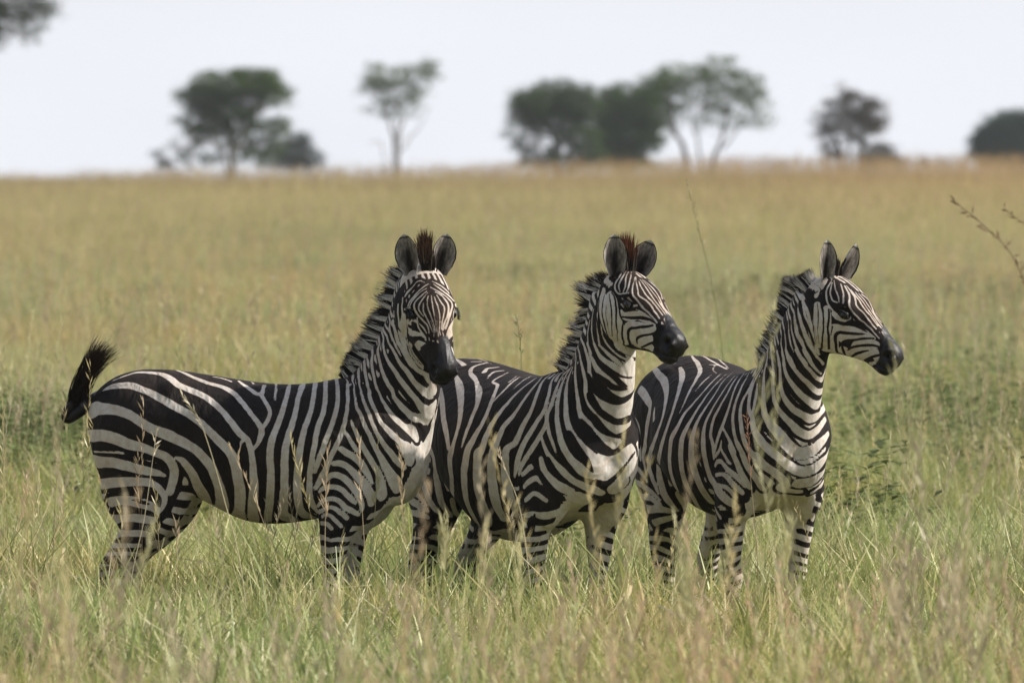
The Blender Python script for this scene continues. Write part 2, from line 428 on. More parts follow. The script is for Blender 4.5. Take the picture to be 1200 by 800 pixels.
def coat_material(name, white=(.70, .66, .61), dirt=(.40, .27, .17)):
    m = NT(name)
    at = lambda n: m.n('ShaderNodeAttribute', attribute_name=n).outputs['Fac']
    f = at('stripe'); tc = m.n('ShaderNodeTexCoord').outputs['Object']
    hair = m.n('ShaderNodeTexNoise', i_Scale=260.0, i_Detail=3.0); m.l(tc, hair.inputs['Vector'])
    soft = m.n('ShaderNodeTexNoise', i_Scale=7.0, i_Detail=4.0); m.l(tc, soft.inputs['Vector'])
    mid = m.n('ShaderNodeTexNoise', i_Scale=45.0, i_Detail=4.0); m.l(tc, mid.inputs['Vector'])
    wob = m.math('MULTIPLY', m.math('SUBTRACT', hair.outputs[0], .5), .0035)
    wob = m.math('ADD', wob, m.math('MULTIPLY', m.math('SUBTRACT', mid.outputs[0], .5), .003))
    g = m.math('ADD', f, wob)
    blk = m.maprange(g, -.0011, .0014, smooth=True)
    wc = m.mix(m.maprange(soft.outputs[0], .35, .75), white, tuple(c*k for c, k in zip(white, (.86, .82, .76))))
    wc = m.mix(m.math('MULTIPLY', m.maprange(mid.outputs[0], .40, .72), .42), wc, dirt)
    wc = m.mix(m.math('MULTIPLY', at('dust'), .42), wc, dirt)
    bc = m.mix(m.maprange(soft.outputs[0], .3, .7), (.011, .010, .011), (.026, .019, .016))
    bc = m.mix(m.math('MULTIPLY', at('dust'), .28), bc, (.060, .032, .020))
    edge = m.maprange(g, .006, .0005)                     # rusty fringe of the black stripes
    bc = m.mix(m.math('MULTIPLY', edge, .22), bc, (.10, .048, .026))
    c = m.mix(blk, wc, bc)
    c = m.mix(at('dark'), c, m.mix(mid.outputs[0], (.005, .0045, .0045), (.013, .010, .010)))
    c = m.mix(at('hoof'), c, (.06, .05, .042))
    b = m.n('ShaderNodeBsdfPrincipled'); m.l(c, b.inputs['Base Color'])
    m.l(m.math('SUBTRACT', .80, m.math('MULTIPLY', at('dark'), .34)), b.inputs['Roughness'])
    m.l(m.math('ADD', .16, m.math('MULTIPLY', at('dark'), .22)), b.inputs['Specular IOR Level'])
    bp = m.n('ShaderNodeBump', i_Strength=.35, i_Distance=.004)
    hs_ = m.math('ADD', m.math('MULTIPLY', hair.outputs[0], .6), mid.outputs[0])
    m.l(hs_, bp.inputs['Height'])
    fold = m.n('ShaderNodeTexNoise', i_Scale=11.0, i_Detail=2.0, i_Distortion=.8); mpf = m.n('ShaderNodeMapping'); mpf.inputs['Scale'].default_value = (1.5, 1, .7); m.l(tc, mpf.inputs[0]); m.l(mpf.outputs[0], fold.inputs['Vector'])
    bf = m.n('ShaderNodeBump', i_Strength=.55, i_Distance=.030); m.l(fold.outputs[0], bf.inputs['Height']); m.l(bf.outputs[0], bp.inputs['Normal']); m.l(bp.outputs[0], b.inputs['Normal'])
    m.l(b.outputs[0], m.out.inputs[0]); return m.m

def vcol_material(name, attr='tint', rough=.8, trans=0.0, spec=.2, noise=.25, bump=False):
    m = NT(name)
    a = m.n('ShaderNodeAttribute', attribute_name=attr); n = m.n('ShaderNodeTexNoise', i_Scale=90.0, i_Detail=3.0)
    m.l(m.n('ShaderNodeTexCoord').outputs['Object'], n.inputs['Vector'])
    c = m.mix(noise, a.outputs['Color'], m.maprange_col(n.outputs[0]) if False else m.ramp(n.outputs[0], [(.3, (.35, .35, .35)), (.7, (1.2, 1.2, 1.2))]), 'MULTIPLY')
    b = m.n('ShaderNodeBsdfPrincipled'); m.l(c, b.inputs['Base Color']); b.inputs['Roughness'].default_value = rough
    b.inputs['Specular IOR Level'].default_value = spec
    if trans:
        t = m.n('ShaderNodeBsdfTranslucent'); m.l(c, t.inputs[0]); x = m.n('ShaderNodeMixShader'); x.inputs[0].default_value = trans
        m.l(b.outputs[0], x.inputs[1]); m.l(t.outputs[0], x.inputs[2]); m.l(x.outputs[0], m.out.inputs[0])
    else: m.l(b.outputs[0], m.out.inputs[0])
    return m.m

M_HAIR = vcol_material('mane_hair', rough=.6, trans=.18, noise=.4)
M_EAR = vcol_material('ear_fur', rough=.9, trans=.12, noise=.5)
_m = NT('eye_wet'); _b = _m.n('ShaderNodeBsdfPrincipled'); _b.inputs['Base Color'].default_value = (.006, .004, .003, 1); _b.inputs['Roughness'].default_value = .08
_b.inputs['Specular IOR Level'].default_value = .6; _m.l(_b.outputs[0], _m.out.inputs[0]); M_EYE = _m.m

def hair_strip(roots, dirs, lengths, widths, sides, cols, tipcols, bend, segs=4, tipstart=.6):
    """tapered ribbons; every argument is per strand"""
    n = len(roots); T = np.linspace(0, 1, segs+1)
    V = np.empty((n, segs+1, 2, 3)); C = np.empty((n, segs+1, 2, 3))
    for k, t in enumerate(T):
        c = roots + dirs*(lengths*t)[:, None] + bend*(lengths*t*t)[:, None]
        w = widths*(1-t**1.6)*.5 + .0003
        V[:, k, 0] = c + sides*w[:, None]; V[:, k, 1] = c - sides*w[:, None]
        q = np.clip((t-tipstart)/(1-tipstart), 0, 1) if np.isscalar(tipstart) else np.clip((t-tipstart)/(1-tipstart), 0, 1)[:, None]
        cc = cols*(1-q) + tipcols*q
        C[:, k, 0] = cc; C[:, k, 1] = cc
    base = np.arange(n)[:, None]*(2*(segs+1))
    F = []
    for k in range(segs):
        a = 2*k; F.append(np.stack([base[:, 0]+a, base[:, 0]+a+1, base[:, 0]+a+3, base[:, 0]+a+2], 1))
    return V.reshape(-1, 3), np.vstack(F), C.reshape(-1, 3)

def unit(v): v = np.asarray(v, float); return v/np.linalg.norm(v, axis=-1, keepdims=True)

def ear_mesh(base, d, opening, L, W, blacktip=.14, seed=0):
    """a cupped leaf: outer fur shell and inner skin, rim joined"""
    d = unit(d); o = np.asarray(opening, float); o = unit(o - d*(o@d)); s = np.cross(d, o)
    nu, nv = 26, 25; V = []; C = []
    u = np.linspace(0, 1, nu); v = np.linspace(-1, 1, nv)
    for side in (0, 1):
        for a in u:
            w = W*.5*np.interp(a, [0, .1, .25, .45, .62, .78, .9, .97, 1], [.52, .62, .84, 1.0, .97, .78, .50, .24, .03])
            cup = np.interp(a, [0, .3, 1], [1.75, 1.25, .75])           # half angle of the curl
            for b in v:
                ang = b*cup; r = w/math.sin(min(cup, 1.5708))
                p = base + d*(L*a) + s*(r*math.sin(ang)) + o*(r*(1-math.cos(ang)))*.9
                rim = abs(b)
                if side == 0: p = p - o*.007*(1-rim**4)
                V.append(p)
                n1 = mnoise.noise(Vector((a*5, b*4, seed))); n2 = mnoise.noise(Vector((a*6, b*22, seed+4)))
                if side == 0:
                    c = np.array([.50, .47, .43])*(1+.2*n2)
                    if .36 < a + n1*.05 < .60: c = np.array([.02, .017, .015])
                    if a > .84: c = np.array([.015, .013, .012])
                    if a > .965: c = np.array([.62, .60, .55])
                else:
                    c = np.array([.34, .30, .265])*(1 + .9*n2)                    # grey fur over pale skin
                    core = math.exp(-((rim + .12*n1)/.46)**2)*np.interp(a, [0, .12, .55, .85], [.9, 1, .95, .1])
                    c = c*(1-core) + np.array([.012, .009, .008])*core
                    if rim > .58: c = c*(1-(rim-.58)/.3*.5) + np.array([.52, .48, .42])*min(1, (rim-.58)/.3)*(.6+.5*n2)
                    if rim > .90: c = np.array([.025, .021, .018]) if a > .22 else np.array([.50, .46, .40])
                    if a > .90: c = np.array([.03, .026, .022])
                if a > .955: c = np.array([.62, .60, .55])
                C.append(np.clip(c, .004, 1))
    F = []; g = nu*nv
    for i in range(nu-1):
        for j in range(nv-1):
            a = i*nv+j; F.append((a, a+nv, a+nv+1, a+1)); F.append((g+a, g+a+1, g+a+nv+1, g+a+nv))
        a = i*nv; F.append((a, g+a, g+a+nv, a+nv)); a = i*nv+nv-1; F.append((a, a+nv, g+a+nv, g+a))
    return V, F, C

def sphere(c, r, nu=20, nv=12, squash=(1, 1, 1)):
    V = []; F = []
    for i in range(nv+1):
        th_ = math.pi*i/nv
        for j in range(nu):
            ph = 2*math.pi*j/nu; V.append(np.array(c)+r*np.array([math.sin(th_)*math.cos(ph)*squash[0], math.sin(th_)*math.sin(ph)*squash[1], math.cos(th_)*squash[2]]))
    for i in range(nv):
        for j in range(nu): F.append((i*nu+j, (i+1)*nu+j, (i+1)*nu+(j+1) % nu, i*nu+(j+1) % nu))
    return V, F

def tube(path, radii, m=12):
    path = np.asarray(path, float); t = unit(np.gradient(path, axis=0)); V = []; F = []
    ref = np.array([0, 1., 0]) if abs(t[0][1]) < .9 else np.array([1., 0, 0])
    for p, d, r in zip(path, t, radii):
        a = np.cross(d, ref); a /= np.linalg.norm(a); b = np.cross(d, a)
        for k in range(m):
            an = 2*math.pi*k/m; V.append(p + r*(math.cos(an)*a + math.sin(an)*b))
    for i in range(len(path)-1):
        for k in range(m): F.append((i*m+k, i*m+(k+1) % m, (i+1)*m+(k+1) % m, (i+1)*m+k))
    F.append(tuple(range(m))[::-1]); F.append(tuple((len(path)-1)*m+k for k in range(m)))
    return V, F

def build_zebra(key, P, segs, fallback, label):
    rg = np.random.default_rng(P.get('seed', 5))
    co, q, t, e = build_rest(dict(P, fine_mesh=True))
    f, dark, hoof, dust = coat_field(co, segs, fallback, P)
    po = pose(P, co, t)
    root = bpy.data.objects.new('zebra', None); COL.objects.link(root)
    root.location = P['loc']; root.rotation_euler = (0, 0, R(P['yaw'])); root.scale = [P['scale']]*3
    root.empty_display_size = .3
    tag(root, label, 'zebra', 'zebras standing in the tall grass')
    mesh_obj('body', po, q, coat_material('zebra_coat', P.get('white', (.70, .66, .61))), root, attrs=dict(stripe=f, dark=dark, hoof=hoof, dust=dust))
    a = R(P['yaw']); cy, sy = math.cos(a), math.sin(a); Rt = np.array([[cy, sy, 0], [-sy, cy, 0], [0, 0, 1]])   # world direction -> body frame
    Mh = chain(P)[-1]
    HP = lambda u_, d_, y_: (Mh@np.r_[head_pt(u_, d_, y_), 1])[:3]
    HR = Mh[:3, :3]
    # ears (first the animal's right)
    for (sgn, (d, o, L, W)) in zip((-1, 1), P['ears']):
        V, F, C = ear_mesh(HP(P.get('earu', .005), .040, sgn*P.get('eary', .060)), Rt@np.array(d, float), Rt@np.array(o, float), L, W)
        mesh_obj('ear', V, F, M_EAR, root, attrs=dict(tint=C))
    for s in (-1, 1):
        V, F = sphere((0, 0, 0), .0195, squash=(1, .8, .92))
        V = np.array(V)@HR.T + HP(.205, .010, s*.093)
        mesh_obj('eye', V, F, M_EYE, root)
        # upper lid with lashes
        roots = []; dirs = []
        for k in np.linspace(-1, 1, 26):
            r_ = HP(.205 + .030*k, .026 - .010*k*k, s*.104); roots.append(r_); dirs.append(HR@(YA*s*.8 + HD*-.25 + HE*(.35*k+.3)))
        n = len(roots); roots = np.array(roots); dirs = unit(dirs)
        V, F, C = hair_strip(roots, dirs, rg.uniform(.014, .020, n), np.full(n, .003), unit(np.cross(dirs, HR@HD)), np.full((n, 3), .01), np.full((n, 3), .012), HR@HD[None].T[:, 0]*.3 + np.zeros((n, 3)), 3)
        mesh_obj('eyelashes', V, F, M_HAIR, root, attrs=dict(tint=C))
    # mane along the crest
    n = P.get('mane_n', 6500)
    s_ = rg.uniform(0, 1, n)
    crest = hermite(np.array([(.37, 0, 1.275), (.43, 0, 1.30), (.475, 0, 1.345), (.54, 0, 1.42), (.61, 0, 1.515), (.665, 0, 1.60), (.71, 0, 1.66), (.76, 0, 1.70)]), 200)
    kd = kdtree.KDTree(len(co))
    for i, p in enumerate(co): kd.insert(p, i)
    kd.balance()
    mid = np.where(np.abs(co[:, 1]) < .010)[0]
    tang = unit(np.gradient(crest, axis=0)); upc = unit(np.cross(tang, YA)); upc = np.where(upc[:, :1] > 0, -upc, upc)
    base = crest[(s_*199).astype(int)]; up = upc[(s_*199).astype(int)]; tg = tang[(s_*199).astype(int)]
    # drop each root on to the real crest: highest mid-line vertex along 'up'
    mids = co[mid]
    real = np.empty_like(base)
    cr = np.empty_like(crest)
    for i in range(200):
        rel = mids - crest[i]; al = rel@tang[i]; h = rel@upc[i]
        h = np.where(np.abs(al) < .012, h, -9); h = np.where(h < .14, h, -9)
        cr[i] = crest[i] + upc[i]*h.max()
    for k in range(3): cr[:, k] = np.convolve(np.pad(cr[:, k], 4, 'edge'), np.ones(9)/9, 'valid')
    base = cr[(s_*199).astype(int)]
    yo = rg.normal(0, .011, n)
    root_r = base + YA[None]*yo[:, None] - up*.012
    ln = .90*P.get('mane_len', .095)*np.interp(s_, [0, .06, .22, .5, .85, 1], P.get('mane_prof', [.25, .5, .9, 1.05, 1.0, .8]))
    clump = np.array([mnoise.noise(Vector((x*P.get('clump', 26), P.get('seed', 5)*3.3, 0))) for x in s_])
    ln = ln*(1 + P.get('ragged', .25)*clump)*rg.uniform(.82, 1.08, n) + .012
    idx = np.array([kd.find(p)[1] for p in base]); fb = crest_band(base - up*.01, P)[0] + rg.normal(0, .0016, n)
    wh = (fb < .0005)
    cols = np.where(wh[:, None], np.array([[.84, .80, .74]])*rg.uniform(.8, 1.08, (n, 1)), np.array([[.014, .012, .012]])*rg.uniform(.7, 1.8, (n, 1)))
    tips = np.array(P.get('mane_tip', (.045, .026, .018)))[None]*rg.uniform(.5, 1.7, (n, 1))
    dirs = unit(up + YA[None]*(yo*5)[:, None] + tg*(P.get('lean', -.25) + .35*clump + rg.normal(0, .07, n))[:, None])
    V, F, C = hair_strip(root_r, dirs, ln, rg.uniform(.003, .0052, n), unit(tg + YA[None]*rg.normal(0, .5, (n, 1))), cols, tips, up*0 + tg*(.25*clump)[:, None] + YA[None]*(yo*3)[:, None], 4, P.get('tipstart', .66))
    tv = np.repeat(t[idx], 10)
    V = pose(dict(P, legs={}), V, tv)
    mesh_obj('mane', V, F, M_HAIR, root, attrs=dict(tint=C))
    # forelock between the ears
    n = 520; fl = P.get('forelock', (.14, (0, 0, 1)))
    dd = Rt@unit(np.array(fl[1], float))
    ys = rg.normal(0, .009, n); us = rg.uniform(-.05, .045, n)
    roots = np.array([HP(u_, .062, y_) for u_, y_ in zip(us, ys)])
    dirs = unit(dd[None] + rg.normal(0, .07, (n, 3)) + (HR@YA)[None]*(ys*P.get('lock_fan', 4))[:, None])
    cols = np.where(rg.uniform(size=(n, 1)) < .16, np.array([[.20, .17, .14]]), np.array([[.018, .014, .012]])*rg.uniform(.7, 1.6, (n, 1)))
    V, F, C = hair_strip(roots, dirs, fl[0]*rg.uniform(.6, 1.05, n), rg.uniform(.004, .007, n), unit(np.cross(dirs, Rt@np.array([0, -1., 0])) + rg.normal(0, .2, (n, 3))), cols,
                         np.array([P.get('lock_tip', (.16, .06, .03))])*rg.uniform(.5, 1.3, (n, 1)), rg.normal(0, .05, (n, 3)), 4, .6)
    mesh_obj('forelock', V, F, M_HAIR, root, attrs=dict(tint=C))
    # tail: banded dock and its tuft
    dock = hermite(np.array(P['dock']), 22); rad = np.interp(np.linspace(0, 1, 22), [0, .5, 1], [.034, .024, .016])
    V, F = tube(dock, rad); V = np.array(V)
    al = np.repeat(np.linspace(0, 1, 22), 12)
    st = np.cos(al*34)*.006 + .002
    dk = mesh_obj('tail', V, F, coat_material('tail_coat'), root, attrs=dict(stripe=st, dark=np.clip(.75+al*.6,0,1), hoof=al*0, dust=al*0))
    n = 1300; w = rg.uniform(0, 1, n)
    st_ = dock[(np.clip(.25 + .75*w, 0, 1)*21).astype(int)]
    ctrl = np.array(P['tuft'])                               # three control points: middle, end a, end b
    mixv = rg.uniform(0, 1, (n, 1)); end = ctrl[1]*(1-mixv) + ctrl[2]*mixv + rg.normal(0, .015, (n, 3))
    midp = ctrl[0] + rg.normal(0, .020, (n, 3)) + (end-ctrl[0])*.10
    sg = 7; T = np.linspace(0, 1, sg+1); VV = np.empty((n, sg+1, 2, 3)); CC = np.empty((n, sg+1, 2, 3))
    lenf = rg.uniform(.62, 1.0, (n, 1))
    side = unit(rg.normal(0, 1, (n, 3)))
    for k, tt in enumerate(T):
        x = tt*lenf
        p = (1-x)**2*st_ + 2*x*(1-x)*midp + x*x*end
        wd = .0045*(1-tt)**.7 + .0006
        VV[:, k, 0] = p + side*wd/2; VV[:, k, 1] = p - side*wd/2
        c = np.array([.014, .012, .011])*(1-tt) + np.array([.04, .022, .014])*tt
        CC[:, k] = c
    b0 = np.arange(n)*(2*(sg+1)); F = np.vstack([np.stack([b0+2*k, b0+2*k+1, b0+2*k+3, b0+2*k+2], 1) for k in range(sg)])
    mesh_obj('tail_tuft', VV.reshape(-1, 3), F, M_HAIR, dk, attrs=dict(tint=CC.reshape(-1, 3)))
    return root
